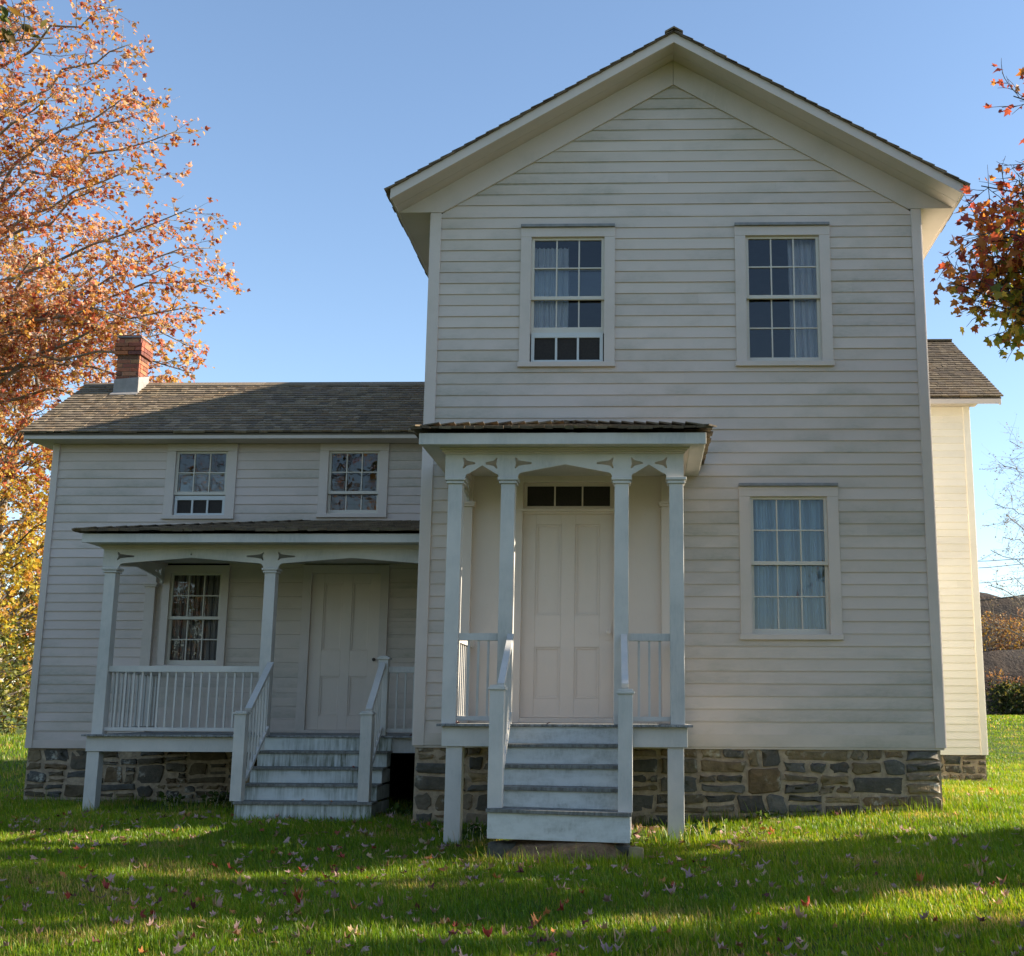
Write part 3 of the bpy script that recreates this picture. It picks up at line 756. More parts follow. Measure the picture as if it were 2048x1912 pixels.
# ------------------------------------------------------------------ porches
def arch(x0, x1, peak, cap, rise=.04, step=.035):
    """underside points of one arch from x0 to x1 (left to right)"""
    xm = (x0+x1)/2; pts = []
    for i in range(5): t = math.pi/2*i/4; pts.append((x0+step*(1-math.cos(t)), cap+rise*math.sin(t)))
    pts.append((xm, peak))
    for i in range(4, -1, -1): t = math.pi/2*i/4; pts.append((x1-step*(1-math.cos(t)), cap+rise*math.sin(t)))
    return pts
def tri(x, zc, dirn, L, h=.054, wd=.02):
    """three-pointed cut-out: two short tips at x, long tip toward dirn"""
    d = dirn
    return [(x, zc+h), (x+d*.028, zc+wd*1.2), (x+d*.028+d*L*.45, zc+wd*.7), (x+d*L, zc+wd*.35), (x+d*L, zc-wd*.6), (x+d*.028+d*L*.45, zc-wd*.8), (x+d*.028, zc-wd*1.3), (x, zc-h), (x-d*.012, zc-h*.9), (x+d*.002, zc-.002), (x-d*.012, zc+h*.9)]
def post(mb, xc, yc, wd, z0, zc0, zc1, ztop=None):
    h = wd/2
    mb.box(xc-h, xc+h, yc-h, yc+h, z0, zc0)
    mb.box(xc-h-.018, xc+h+.018, yc-h-.018, yc+h+.018, zc0, zc0+.02)
    mb.box(xc-h-.011, xc+h+.011, yc-h-.011, yc+h+.011, zc0+.02, zc0+.03)
    mb.box(xc-h-.03, xc+h+.03, yc-h-.03, yc+h+.03, zc0+.03, zc1)
def stair(prm, parent, mat):
    """treads with risers between two side strings"""
    x0, x1, ys_, zs_, zb, tilt = prm
    mb = MB()
    def sh(x, y, z): return (x, y, z-tilt*(x-x0)/(x1-x0)*max(0, min(1, (.8-z)/.4)))
    top = zs_[0]
    for i in range(1, len(zs_)):
        yb, yf, z = ys_[i-1], ys_[i], zs_[i]
        mb.box(x0-.012, x1+.012, yf, yb+.04, z-.028, z, (.75, .74, .7), 1, sh=sh)
        zlo = zs_[i+1] if i+1 < len(zs_) else zb
        mb.box(x0, x1, yf+.025, yf+.045, zlo, z-.028, var(.04), 0, sh=sh)
        mb.box(x0, x0+.03, yf+.045, ys_[0], zlo+(.0 if i+1 < len(zs_) else .0), z-.028, (.8, .8, .8), 0, sh=sh); mb.box(x1-.03, x1, yf+.045, ys_[0], zlo, z-.028, (.8, .8, .8), 0, sh=sh)
    mb.box(x0, x1, ys_[0]+.022, ys_[0]+.04, zs_[1], top-.022, var(.04), 0)
    return mb.build('stairs', [M[mat], M['deck']], parent, bevel=.003)
def railing(parent, a, b, zt, zb, n, ends=True, axis='x', c=0, bw=.021, name='railing', th=.052):
    mb = MB()
    def bx(p, q, z0, z1, w_):
        if axis == 'x': mb.box(p, q, c-w_/2, c+w_/2, z0, z1, var(.02))
        else: mb.box(c-w_/2, c+w_/2, p, q, z0, z1, var(.02))
    bx(a, b, zt-.068, zt, .055); bx(a, b, zb, zb+.04, .045)
    for i in range(n):
        u = a+(b-a)*(i+1)/(n+1); bx(u-bw/2, u+bw/2, zb+.04, zt-.068, bw)
    return mb.build(name, M['porch'], parent, bevel=.002)
def hiproof(mb, x0, x1, yf, yb, z, slope, exp, k, left=True, right=True, th=.02, **kw):
    D = yb-yf; L = x1-x0; hy = math.hypot(1, slope); S = (0, 1/hy, slope/hy)
    clip = lambda s: ((s/hy) if left else 0, L-((s/hy) if right else 0))
    shingles(mb, (x0, yf, z), (1, 0, 0), S, L, D*hy, exp, th, k=k, clip=clip, **kw)
    if left: shingles(mb, (x0, yf, z), (0, 1, 0), (1/hy, 0, slope/hy), D, D*hy, exp, th, k=k, clip=lambda s: (s/hy, D), **kw)
    if right: shingles(mb, (x1, yf, z), (0, 1, 0), (-1/hy, 0, slope/hy), D, D*hy, exp, th, k=k, clip=lambda s: (s/hy, D), **kw)
    # hip caps
    for on, xx, sg in ((left, x0, 1), (right, x1, -1)):
        if not on: continue
        s = 0
        while s < D-.05:
            a = Vector((xx+sg*s, yf+s, z+slope*s+.026)); e = min(s+.2, D); b = Vector((xx+sg*e, yf+e, z+slope*e+.018))
            mb.bar(a, b, .11, .014, shcol(k)); s += .11
    # deck
    q = .03
    a = [(x0+q, yf+q), (x1-q, yf+q), (x1-(D if right else 0), yb), (x0+(D if left else 0), yb)]
    mb.face([(x, y, z-.012+slope*(y-yf)) for x, y in a], (.13, .11, .09))

# main porch -------------------------------------------------------------------------
fy = -1.39; PW = .132; yc = fy+PW/2; xcs = (-2.12, -1.62, -.545, -.03)
mb = MB()
u = -2.215
mb.box(-2.172, .057, -1.42, -1.385, .905, 1.082, var(.02), 0); mb.box(-2.17, -2.135, -1.384, -.01, .906, 1.081, var(.02), 0); mb.box(.02, .055, -1.384, -.01, .906, 1.081, var(.02), 0)
while u < .1:
    w_ = random.uniform(.075, .095); mb.box(u, min(u+w_-.003, .105), -1.475+random.uniform(-.006, .006), -.035, 1.083, 1.105, var(.12), 1); u += w_
pm = mb.build('porch', [M['porch'], M['deck']], house, bevel=.003); tag(pm, 'front door porch with four slender posts')
for x in xcs:
    o = MB(); post(o, x, yc, PW, 1.105, 3.335, 3.394); o.build('porch_post', M['porch'], pm, bevel=.004)
for x in (-2.06, -.05):
    o = MB(); o.box(x-.074, x+.074, -1.395, -1.25, float(gz(x, -1.3))-.15, .904); o.build('support_post', M['porch'], pm, bevel=.004)
# frieze with arches and cut-outs
h = PW/2
caps = [(x-h-.005, x+h+.005) for x in xcs]
CAPZ = 3.394
out = [(-2.222, 3.62), (-2.222, CAPZ), (caps[0][1]+.02, CAPZ)]
for i, pk in ((0, 3.512), (1, 3.522), (2, 3.518)):
    out += arch(caps[i][1]+.02, caps[i+1][0]-.02, pk, CAPZ+.005, .035 if i != 1 else .045, .03 if i != 1 else .04)
out += [(.04, CAPZ), (.04, 3.62)]
holes = [tri(-2.045, 3.535, 1, .105), tri(-1.735, 3.533, -1, .105), tri(-1.55, 3.535, 1, .15), tri(-.632, 3.535, -1, .15), tri(-.45, 3.535, 1, .105), tri(-.125, 3.535, -1, .105)]
holes = [hh if i % 2 == 0 else hh[::-1] for i, hh in enumerate(holes)]
mb = MB(); mb.plate([out]+holes, 0, .03, lambda u, z, d: (u, fy+.035-d, z))
for xs_ in (-2.19, .01):
    lo = [(-1.32, 3.62), (-1.32, CAPZ)]+arch(-1.26, -.09, 3.52, CAPZ+.005, .045, .04)+[(-.01, CAPZ), (-.01, 3.62)]
    mb.plate([lo, tri(-1.2, 3.535, 1, .15), tri(-.15, 3.535, -1, .15)[::-1]], 0, .03, lambda u, z, d, xs_=xs_: (xs_-.015+d, u, z))
mb.build('frieze', M['porch'], pm, bevel=.002)
mb = MB()
for i, (e, za, zb_) in enumerate(((.012, 3.62, 3.638), (.03, 3.638, 3.657), (.052, 3.657, 3.674))):
    mb.box(-2.222-e, .04+e, fy-.001-e, fy+.05, za, zb_); mb.box(-2.222-e, -2.15, fy+.05, -.02, za, zb_); mb.box(-.03, .04+e, fy+.05, -.02, za, zb_)
mb.build('crown_moulding', M['trim'], pm, bevel=.004)
mb = MB()
mb.box(-2.43, .235, -1.585, -.022, 3.675, 3.69, (1, 1, 1)); mb.box(-2.44, .245, -1.61, -1.586, 3.667, 3.775)
mb.box(-2.44, -2.416, -1.585, -.022, 3.691, 3.775); mb.box(.221, .245, -1.585, -.022, 3.691, 3.775)
mb.build('fascia', M['porch'], pm, bevel=.003)
mb = MB(); hiproof(mb, -2.50, .305, -1.67, -.02, 3.80, .262, .125, .62, th=.024, wmin=.07, wmax=.13, jit=.014)
mb.build('porch_roof', M['mossy'], pm)
railing(pm, caps[0][1]-.005, caps[1][0]+.005, 1.93, 1.135, 3, c=yc); railing(pm, caps[2][1]-.005, caps[3][0]+.005, 1.93, 1.135, 3, c=yc)
railing(pm, fy+PW, -.08, 1.93, 1.135, 9, axis='y', c=xcs[0]); railing(pm, fy+PW, -.08, 1.93, 1.135, 9, axis='y', c=xcs[3])
stair((-1.615, -.45, [-1.475, -1.70, -1.93, -2.16, -2.42], [1.105, .935, .766, .598, .436], .20, .03), pm, 'step2')
for x, zt in ((-1.566, 1.395), (-.49, 1.365)):
    o = MB(); zb = .437-.03*(x+1.615)/1.165
    o.box(x-.06, x+.06, -2.34, -2.22, zb, zt); o.box(x-.075, x+.075, -2.355, -2.205, zt, zt+.022); o.box(x-.062, x+.062, -2.342, -2.218, zt+.022, zt+.04)
    o.build('newel_post', M['porch'], pm, bevel=.003)
for xa, xb in ((-1.565, -1.545), (-.52, -.495)):
    o = MB(); o.bar((xa, -1.40, 1.905), (xb, -2.235, 1.435), .058, .04); o.bar((xa, -1.41, 1.20), (xb, -2.225, .62), .05, .035)
    for i in range(5):
        t = (i+1)/6; y = -1.4-.83*t; o.box(xa-.01+(xb-xa)*t, xa+.01+(xb-xa)*t, y-.01, y+.01, 1.19-.58*t, 1.88-.47*t)
    o.build('handrail', M['porch'], pm, bevel=.003)

# side porch --------------------------------------------------------------------------
fy = 1.24; PW = .128; yc = fy+PW/2; xcs = (-6.553, -4.672, -2.79)
mb = MB(); u = -6.69
mb.box(-6.655, -2.72, 1.215, 1.25, .758, .924, var(.02), 0); mb.box(-6.655, -6.62, 1.251, 2.98, .758, .923, var(.02), 0)
while u < -2.74:
    w_ = random.uniform(.075, .095); mb.box(u, min(u+w_-.003, -2.725), 1.15+random.uniform(-.006, .006), 2.965, .925, .946, var(.12), 1); u += w_
ps = mb.build('porch', [M['porch'], M['deck']], house, bevel=.003); tag(ps, 'long shaded side porch of the wing')
for x in xcs:
    o = MB(); post(o, x, yc, PW, .946, 2.79, 2.845); o.build('porch_post', M['porch'], ps, bevel=.004)
for x in (-6.575, -2.8):
    o = MB(); o.box(x-.07, x+.07, 1.235, 1.37, float(gz(x, 1.3))-.1, .757); o.build('support_post', M['porch'], ps, bevel=.004)
h = PW/2; caps = [(x-h-.005, x+h+.005) for x in xcs]; CAPZ = 2.845
out = [(-6.652, 3.065), (-6.652, CAPZ), (caps[0][1]+.02, CAPZ)]
for i in (0, 1): out += arch(caps[i][1]+.02, caps[i+1][0]-.02, 2.965, CAPZ+.005, .052, .06)
out += [(-2.72, CAPZ), (-2.72, 3.065)]
def ring(x, z, r, n=8): return [(x+r*math.cos(2*math.pi*i/n), z+r*math.sin(2*math.pi*i/n)) for i in range(n)]
holes = [tri(-6.478, 2.983, 1, .19, .05), tri(-4.772, 2.983, -1, .19, .05), tri(-4.585, 2.983, 1, .19, .05), ring(-5.613, 3.004, .011)]
mb = MB(); mb.plate([out]+holes, 0, .03, lambda u, z, d: (u, fy+.035-d, z))
lo = [(1.31, 3.065), (1.31, CAPZ)]+arch(1.37, 2.90, 2.965, CAPZ+.005, .05, .05)+[(2.985, CAPZ), (2.985, 3.065)]
mb.plate([lo, tri(1.43, 2.983, 1, .17, .05), tri(2.83, 2.983, -1, .17, .05)[::-1]], 0, .03, lambda u, z, d: (-6.635+d, u, z))
mb.build('frieze', M['porch'], ps, bevel=.002)
mb = MB()
for e, za, zb_ in ((.012, 3.065, 3.08), (.028, 3.08, 3.096), (.048, 3.096, 3.109)):
    mb.box(-6.652-e, -2.72, fy-.001-e, fy+.05, za, zb_); mb.box(-6.652-e, -6.58, fy+.05, 2.985, za, zb_)
mb.build('crown_moulding', M['trim'], ps, bevel=.003)
mb = MB()
mb.box(-6.77, -2.715, .975, 2.985, 3.11, 3.125); mb.box(-6.785, -2.712, .95, .974, 3.104, 3.205); mb.box(-6.785, -6.762, .975, 2.985, 3.126, 3.205)
mb.build('fascia', M['porch'], ps, bevel=.003)
mb = MB(); hiproof(mb, -6.86, -2.712, .88, 2.985, 3.225, .205, .125, .62, right=False, th=.026, jit=.012, wmin=.08, wmax=.15)
mb.build('porch_roof', M['mossy'], ps)
railing(ps, caps[0][1]-.005, caps[1][0]+.005, 1.718, .985, 17, c=yc); railing(ps, -3.255, -2.86, 1.718, .985, 3, c=yc)
railing(ps, fy+PW, 2.92, 1.718, .985, 13, axis='y', c=xcs[0])
o = MB(); o.box(-3.365, -3.255, 1.245, 1.355, .947, 1.80); o.box(-3.38, -3.24, 1.23, 1.37, 1.80, 1.822); o.box(-3.362, -3.258, 1.248, 1.352, 1.822, 1.838); o.build('newel_post', M['porch'], ps, bevel=.003)
stair((-4.60, -3.165, [1.15, .92, .70, .48, .25], [.946, .783, .618, .454, .287], -.05, 0), ps, 'step')
for x in (-4.605, -3.262):
    o = MB(); o.box(x-.06, x+.06, .30, .42, .288, 1.18); o.box(x-.074, x+.074, .286, .434, 1.18, 1.2); o.box(x-.06, x+.06, .3, .42, 1.2, 1.214)
    o.build('newel_post', M['porch'], ps, bevel=.003)
for xa, xb in ((-4.60, -4.555), (-3.312, -3.262)):
    o = MB(); o.bar((xa, 1.235, 1.745), (xb, .405, 1.225), .07, .045); o.bar((xa, 1.225, 1.03), (xb, .41, .50), .05, .04)
    for i in range(6):
        t = (i+1)/7; y = 1.235-.83*t; xx = xa+(xb-xa)*t; o.box(xx-.01, xx+.01, y-.01, y+.01, 1.02-.53*t, 1.72-.52*t)
    o.build('handrail', M['porch'], ps, bevel=.003)

# footing stones under the front steps
def boulder(name, label, c, dims, seed, col=(.16, .155, .14)):
    rnd = random.Random(seed); bm = bmesh.new(); bmesh.ops.create_cube(bm, size=1)
    bmesh.ops.subdivide_edges(bm, edges=bm.edges, cuts=3, use_grid_fill=True)
    for v in bm.verts:
        n = v.co.normalized(); v.co = v.co.lerp(n*.62, .35)+Vector((rnd.uniform(-.03, .03), rnd.uniform(-.03, .03), rnd.uniform(-.03, .03)))
        v.co = Vector((c[0]+v.co.x*dims[0], c[1]+v.co.y*dims[1], c[2]+v.co.z*dims[2]))
    mb = MB(); bm.verts.ensure_lookup_table(); mb.v = [tuple(v.co) for v in bm.verts]
    for f in bm.faces: mb.f.append(tuple(v.index for v in f.verts)); mb.c.append(col); mb.mi.append(0)
    bm.free(); return tag(mb.build(name, M['stone'], smooth=True), label, 'stone', 'footing stones under the front steps')
boulder('footing_stone', 'flat grey stone propping the left end of the front steps', (-1.50, -2.22, .06), (.24, .24, .2), 1, (.10, .095, .08))
boulder('footing_stone', 'flat grey stone propping the right end of the front steps', (-.56, -2.22, .05), (.22, .24, .19), 2, (.10, .095, .08))
boulder('footing_stone', 'small yellowish stone beside the lower right corner of the steps', (-.40, -2.40, .06), (.12, .1, .16), 3, (.3, .24, .12))

# ------------------------------------------------------------------ trees and plants
def leaf_template(kind):
    if kind == 'maple':
        o = [(0, 0), (.16, .06), (.46, .10), (.34, .28), (.52, .58), (.24, .55), (.16, .72), (0, 1.05), (-.16, .72), (-.24, .55), (-.52, .58), (-.34, .28), (-.46, .10), (-.16, .06)]
        V = [(0, .35, .06)]+[(x, y, -.10*abs(x)-.12*(y-.4)**2) for x, y in o]; n = len(o)
        return np.array(V), np.array([(0, 1+i, 1+(i+1) % n) for i in range(n)])
    if kind == 'small':
        o = [(0, 0), (.30, .12), (.42, .42), (.18, .5), (0, 1.0), (-.18, .5), (-.42, .42), (-.30, .12)]
        V = [(0, .36, .07)]+[(x, y, -.12*abs(x)) for x, y in o]; n = len(o)
        return np.array(V), np.array([(0, 1+i, 1+(i+1) % n) for i in range(n)])
    if kind == 'oval':
        o = [(0, 0), (.22, .2), (.3, .48), (.2, .78), (0, 1), (-.2, .78), (-.3, .48), (-.22, .2)]
        V = [(0, .45, .05)]+[(x, y, -.15*abs(x)) for x, y in o]; n = len(o)
        return np.array(V), np.array([(0, 1+i, 1+(i+1) % n) for i in range(n)])
def leaves(name, P, size, pal, weights, kind, parent, mat='leaf', droop=.5, seed=0, D=None, colfn=None, vs_=.35):
    r = np.random.default_rng(seed); P = np.asarray(P, float); N = len(P); T, F = leaf_template(kind); k = len(T)
    # leaf axis: outward plus down, random roll
    a = r.normal(size=(N, 3)); a[:, 2] = a[:, 2]*.6-droop
    if D is not None: a += np.asarray(D)*.8
    a /= np.linalg.norm(a, axis=1)[:, None]
    q = r.normal(size=(N, 3)); b = np.cross(a, q); b /= np.linalg.norm(b, axis=1)[:, None]; c = np.cross(a, b)
    s = size*(1+vs_*r.normal(size=N)).clip(.45, 1.7); curl = r.uniform(.3, 3.2, N)
    V = P[:, None]+s[:, None, None]*(T[None, :, 0:1]*b[:, None]+T[None, :, 1:2]*a[:, None]+(curl[:, None]*T[None, :, 2])[..., None]*c[:, None])
    if colfn is not None: C = colfn(P, r)
    else: C = np.array(pal)[r.choice(len(pal), N, p=np.array(weights)/sum(weights))]
    C = C*r.uniform(.72, 1.25, (N, 1))
    FF = (F[None]+(np.arange(N)*k)[:, None, None]).reshape(-1, 3)
    return np_mesh(name, V.reshape(-1, 3), 3, np.repeat(C, len(F), axis=0), M[mat], parent, faces=FF)
class Tree:
    def __init__(s, seed): s.r = random.Random(seed); s.mb = MB(); s.tips = []; s.tipd = []
    def line(s, p, d, L, r0, r1, n, wander, up, sides, pts_up=None):
        p = Vector(p); d = Vector(d).normalized(); pts = [p.copy()]; dirs = [d.copy()]
        for i in range(n):
            d = (d+Vector((s.r.gauss(0, wander), s.r.gauss(0, wander), s.r.gauss(0, wander)*.8+up))).normalized()
            p = p+d*(L/n); pts.append(p.copy()); dirs.append(d.copy())
        s.mb.tube(pts, [r0+(r1-r0)*i/n for i in range(n+1)], sides); return pts, dirs
    def path(s, pts, r0, r1, sides):
        n = len(pts)-1; s.mb.tube(pts, [r0+(r1-r0)*(i/n)**.8 for i in range(n+1)], sides)
        return pts, [(pts[min(i+1, n)]-pts[max(i-1, 0)]).normalized() for i in range(n+1)]
    def curve(s, a, b, sagv, n=9, wob=.05):
        a, b = Vector(a), Vector(b); L = (b-a).length; out = []
        for i in range(n+1):
            t = i/n; q = a.lerp(b, t); q.z += sagv*L*4*t*(1-t); w_ = wob*L*math.sin(math.pi*t)**.5 if 0 < t < 1 else 0
            out.append(q+Vector((s.r.gauss(0, w_*.3), s.r.gauss(0, w_*.5), s.r.gauss(0, w_*.3))))
        return out
    def sprout(s, pts, dirs, L2, gap2, L3, gap3, r2, per, lv0=.2, tipup=.02, spread=.8, flat=.55, dens=1.0):
        """branches along a limb, twigs along each branch, leaf points along each twig"""
        n = len(pts)-1; tot = sum((pts[i+1]-pts[i]).length for i in range(n)); u = lv0*tot; side = s.r.choice((-1, 1))
        while u < tot:
            f = u/tot; i = min(int(f*n), n-1); t = f*n-i; p = pts[i].lerp(pts[i+1], t); d = dirs[i]
            ax = d.cross(Vector((0, 0, 1))); ax = ax.normalized() if ax.length > .05 else Vector((1, 0, 0))
            side = -side; ang = s.r.uniform(-1, 1)
            o = ax*side*math.cos(ang*1.1)+ax.cross(d)*math.sin(ang*1.1)*flat*1.5
            bd = d*s.r.uniform(.45, .9)+o*spread
            L = L2*(1.15-.75*f)*s.r.uniform(.6, 1.25)
            bp, bdirs = s.line(p, bd, L, r2*(1.1-.5*f), .004, 5, .13, tipup, 4)
            v = .18*L
            while v < L*1.001:
                g = min(v/L, .999); j = min(int(g*5), 4); q = bp[j].lerp(bp[j+1], g*5-j)
                td = (bdirs[j]*.7+Vector((s.r.gauss(0, .6), s.r.gauss(0, .6), s.r.gauss(0, .42)))).normalized()
                l3 = L3*s.r.uniform(.55, 1.3)
                tp, tdir = s.line(q, td, l3, .0042, .0018, 3, .15, tipup, 3)
                for _ in range(max(1, int(round(per*dens*s.r.uniform(.5, 1.5))))):
                    h = s.r.uniform(.15, 1.05); jj = min(int(h*3), 2); z = tp[jj].lerp(tp[jj+1], min(h*3-jj, 1))
                    s.tips.append(z+Vector((s.r.gauss(0, .035), s.r.gauss(0, .035), s.r.gauss(0, .035)))); s.tipd.append(tdir[jj])
                v += gap3*s.r.uniform(.6, 1.4)
            u += gap2*s.r.uniform(.6, 1.4)

ORANGE = [(.56, .22, .09), (.46, .12, .07), (.66, .36, .22), (.60, .31, .07), (.34, .08, .055), (.62, .41, .09), (.74, .50, .38)]
# 1. big orange maple behind the wing ------------------------------------------------
t1 = thing('maple_tree', (-15.9, 11.5, float(gz(-15.9, 11.5))), 'tall orange-red maple with pale limbs reaching over the brick chimney', 'tree', 'autumn maples')
T = Tree(11); trunk = [Vector((-15.9+.15*math.sin(i*.9), 11.5+.1*math.cos(i), .3+i*1.5)) for i in range(12)]
T.path(trunk, .34, .05, 9)
targets = [(-10.0, 10.2, 13.0), (-9.5, 10.0, 11.2), (-9.2, 11.3, 10.2), (-9.3, 10.2, 9.2), (-9.3, 10.2, 7.8), (-11.1, 10.2, 15.0), (-11.1, 11.0, 13.9), (-11.6, 10.4, 16.0), (-10.2, 9.8, 12.0), (-11.0, 9.6, 11.6),
           (-9.9, 9.4, 8.5), (-12.0, 9.0, 13.2), (-11.6, 8.6, 9.8), (-12.8, 8.6, 11.3), (-10.0, 12.6, 11.4), (-10.6, 12.4, 9.4), (-12.2, 10, 17.0), (-13.4, 9.3, 15.4), (-12.6, 9.0, 8.2), (-10.4, 11.5, 7.3), (-9.6, 10.6, 8.5), (-10.0, 11.4, 7.6), (-9.9, 10.6, 10.3), (-10.9, 10.0, 13.8), (-12.6, 8.9, 6.8), (-14.2, 8.2, 9), (-14.6, 8.6, 12.5),
           (-18.5, 10, 12), (-19, 12, 9), (-18, 14, 14), (-16, 15.5, 11), (-13, 15.5, 9), (-17, 8.5, 7), (-15.5, 8, 15), (-16.5, 12, 17.5), (-18.5, 13, 6.5)]
for i, tg in enumerate(targets):
    tg = Vector(tg); hz = max(2.6, min(15.5, tg.z-1.6*(1 if tg.z > 9 else -.2)-T.r.uniform(.2, 1.6))); k = min(int((hz-.3)/1.5), 10); st_ = trunk[k].lerp(trunk[k+1], (hz-.3)/1.5-k)
    p, d = T.path(T.curve(st_, tg, .07 if tg.z > 9 else .13, 9, .05), .062 if i < 20 else .06, .010, 6)
    T.sprout(p, d, 1.55, .27, .42, .125, .014, 5.6, .2, .01, .8, .6, dens=1.0 if i < 25 else .5)
T.mb.build('trunk', M['bark'], t1, smooth=True)
leaves('crown', T.tips, .096, ORANGE, [3.8, 2.8, 3.4, 2.6, 1.3, 2.2, 2.6], 'small', t1, droop=.35, seed=1, D=T.tipd)

# 2. golden trees further left behind it ------------------------------------------------
def round_tree(name, label, base, ht, rad, zlo, nl, pal, wt, lsize, seed, group=None, cat='tree', per=5, gap2=.34, gap3=.2, L2=1.3, kind='small', trunk_r=.22, bark='bark', colfn=None, dens=1):
    b = Vector((base[0], base[1], float(gz(base[0], base[1]))))
    t = thing(name, tuple(b), label, cat, group); T = Tree(seed)
    tr = [b+Vector((.04*ht*math.sin(i*.8+seed)*i/9, .03*ht*math.cos(i*.7)*i/9, -.1+(ht*.93)*i/9)) for i in range(10)]
    T.path(tr, trunk_r, .02, 7)
    for i in range(nl):
        f = zlo+(1-zlo)*(i+.5)/nl; a = i*2.4+T.r.uniform(-.4, .4)
        env = rad*math.sin(math.pi*min(1, (f-zlo)/(1-zlo)*.82+.18))**.6*T.r.uniform(.75, 1.1)
        h = b.z+ht*f; tg = Vector((b.x+env*math.cos(a), b.y+env*math.sin(a), h+T.r.uniform(-.02, .05)*ht))
        k_ = max(.05, min(.92, f-.14*T.r.uniform(.5, 1.2)))*9; k = min(int(k_), 8); s0 = tr[k].lerp(tr[k+1], k_-k)
        p, d = T.path(T.curve(s0, tg, .05, 6, .06), trunk_r*.28, .008, 5)
        T.sprout(p, d, L2, gap2, .38*L2/1.3, gap3, .012, per, .22, .01, .8, .8, dens=dens)
    T.mb.build('trunk', M[bark], t, smooth=True)
    leaves('crown', T.tips, lsize, pal, wt, kind, t, droop=.35, seed=seed, D=T.tipd, colfn=colfn)
    return t
GOLD = [(.60, .40, .06), (.58, .28, .06), (.46, .15, .06), (.56, .47, .08), (.64, .45, .18), (.40, .36, .07)]
round_tree('maple_tree', 'golden orange tree standing behind the red maple left of the chimney', (-17.2, 18.5), 13.2, 4.6, .12, 44, GOLD, [4, 3, 2, 2, 3, 1], .105, 21, 'autumn maples', per=11)
def ygcol(P, r):
    z = P[:, 2]+r.normal(0, .7, len(P))
    A = np.array([(.50, .18, .06), (.46, .12, .06), (.52, .30, .06), (.50, .36, .08)]); B = np.array([(.62, .46, .05), (.64, .52, .07), (.48, .44, .06), (.60, .34, .05)]); C = np.array([(.34, .37, .06), (.22, .28, .045), (.50, .44, .07), (.14, .18, .035)])
    i = r.integers(0, 4, len(P)); return np.where((z > 6.2)[:, None], A[i], np.where((z > 2.9)[:, None], B[i], C[i]))
YG = [(.44, .30, .04), (.34, .30, .05), (.20, .22, .05), (.48, .24, .05), (.13, .16, .04), (.50, .38, .08)]
round_tree('yellow_tree', 'low tree beside the left wing wall, orange above and yellow-green below', (-16.3, 15.5), 9.4, 2.5, .06, 50, YG, [4, 3, 2.5, 2, 1.5, 2], .09, 22, per=13, trunk_r=.15, bark='barkd', colfn=ygcol)
for i, (x, y, h, r, lb) in enumerate(((-17.6, 19, 4.2, 2.2, 'dark green shrub at the lawn edge behind the wing, nearest the wall'), (-20, 21, 5.0, 2.4, 'olive shrub at the lawn edge further left of the wing'), (-18.2, 24, 7.5, 3, 'yellowing thicket tree behind the shrubs at far left'))):
    round_tree('shrub' if i < 2 else 'thicket_tree', lb, (x, y), h, r, .04, 22, [(.10, .12, .03), (.18, .19, .04), (.07, .085, .025), (.30, .24, .05)], [3, 3, 2, 1+i], .12, 30+i, cat='shrub' if i < 2 else 'tree', per=5, trunk_r=.08, bark='barkd')

for i, (x, y, h, lb) in enumerate(((-15.35, 14.0, 2.0, 'low dark green shrub at the foot of the yellow tree beside the wing'), (-16.3, 13.2, 1.7, 'low olive shrub at the left edge of the photo on the lawn'))):
    round_tree('shrub', lb, (x, y), h, .95, .03, 20, [(.10, .13, .03), (.19, .20, .04), (.07, .09, .025), (.30, .26, .05)], [3, 3, 2, 1+i], .10, 37+i, cat='shrub', per=7, trunk_r=.06, bark='barkd')

# 3. close red maple at the right ------------------------------------------------------
t4 = thing('red_maple', (4.7, -2.9, float(gz(4.7, -2.9))), 'close red maple whose dark red and green leaves overhang the right eave', 'tree', 'autumn maples')
T = Tree(44); b = Vector((4.7, -2.9, float(gz(4.7, -2.9))-.1)); trunk = [b+Vector((.05*math.sin(i), .06*math.cos(i*1.3), i*.8)) for i in range(11)]
T.path(trunk, .13, .02, 8)
tg4 = [(2.36, -2.5, 4.85), (2.55, -2.45, 4.75), (2.62, -2.6, 5.1), (2.7, -2.45, 5.35), (2.8, -2.6, 5.6), (3.05, -2.5, 4.5), (2.9, -2.6, 5.75), (2.9, -2.4, 5.1), (2.75, -2.7, 4.6), (2.32, -6.3, 3.32), (2.6, -6.6, 3.5), (2.42, -2.5, 4.95), (2.55, -2.6, 5.3), (2.40, -2.55, 4.86), (2.8, -2.5, 4.62), (2.9, -2.55, 4.8), (2.66, -2.4, 5.6), (2.95, -2.6, 6.6), (2.62, -2.6, 5.75), (2.45, -2.5, 4.98), (2.6, -2.7, 4.8), (2.75, -2.3, 5.45), (2.60, -2.9, 5.2), (2.98, -2.5, 4.9), (2.7, -2.1, 5.05), (3.0, -2.7, 5.9), (3.15, -2.5, 7.0), (3.3, -2.2, 6.4), (2.9, -3.2, 4.95), (3.3, -3.4, 5.6), (3.6, -1.8, 5.2), (2.75, -2.6, 4.95), (3.1, -2.0, 4.9),
       (3.9, -4.1, 5.6), (4.6, -4.6, 4.9), (5.7, -4.0, 5.4), (6.4, -3, 5), (6.2, -1.9, 6), (5.2, -1.4, 5), (4.4, -1.5, 6.6), (4.8, -3.2, 8.2), (5.6, -2.8, 7.4), (4.0, -3.0, 7.4), (3.7, -3.8, 6.8)]
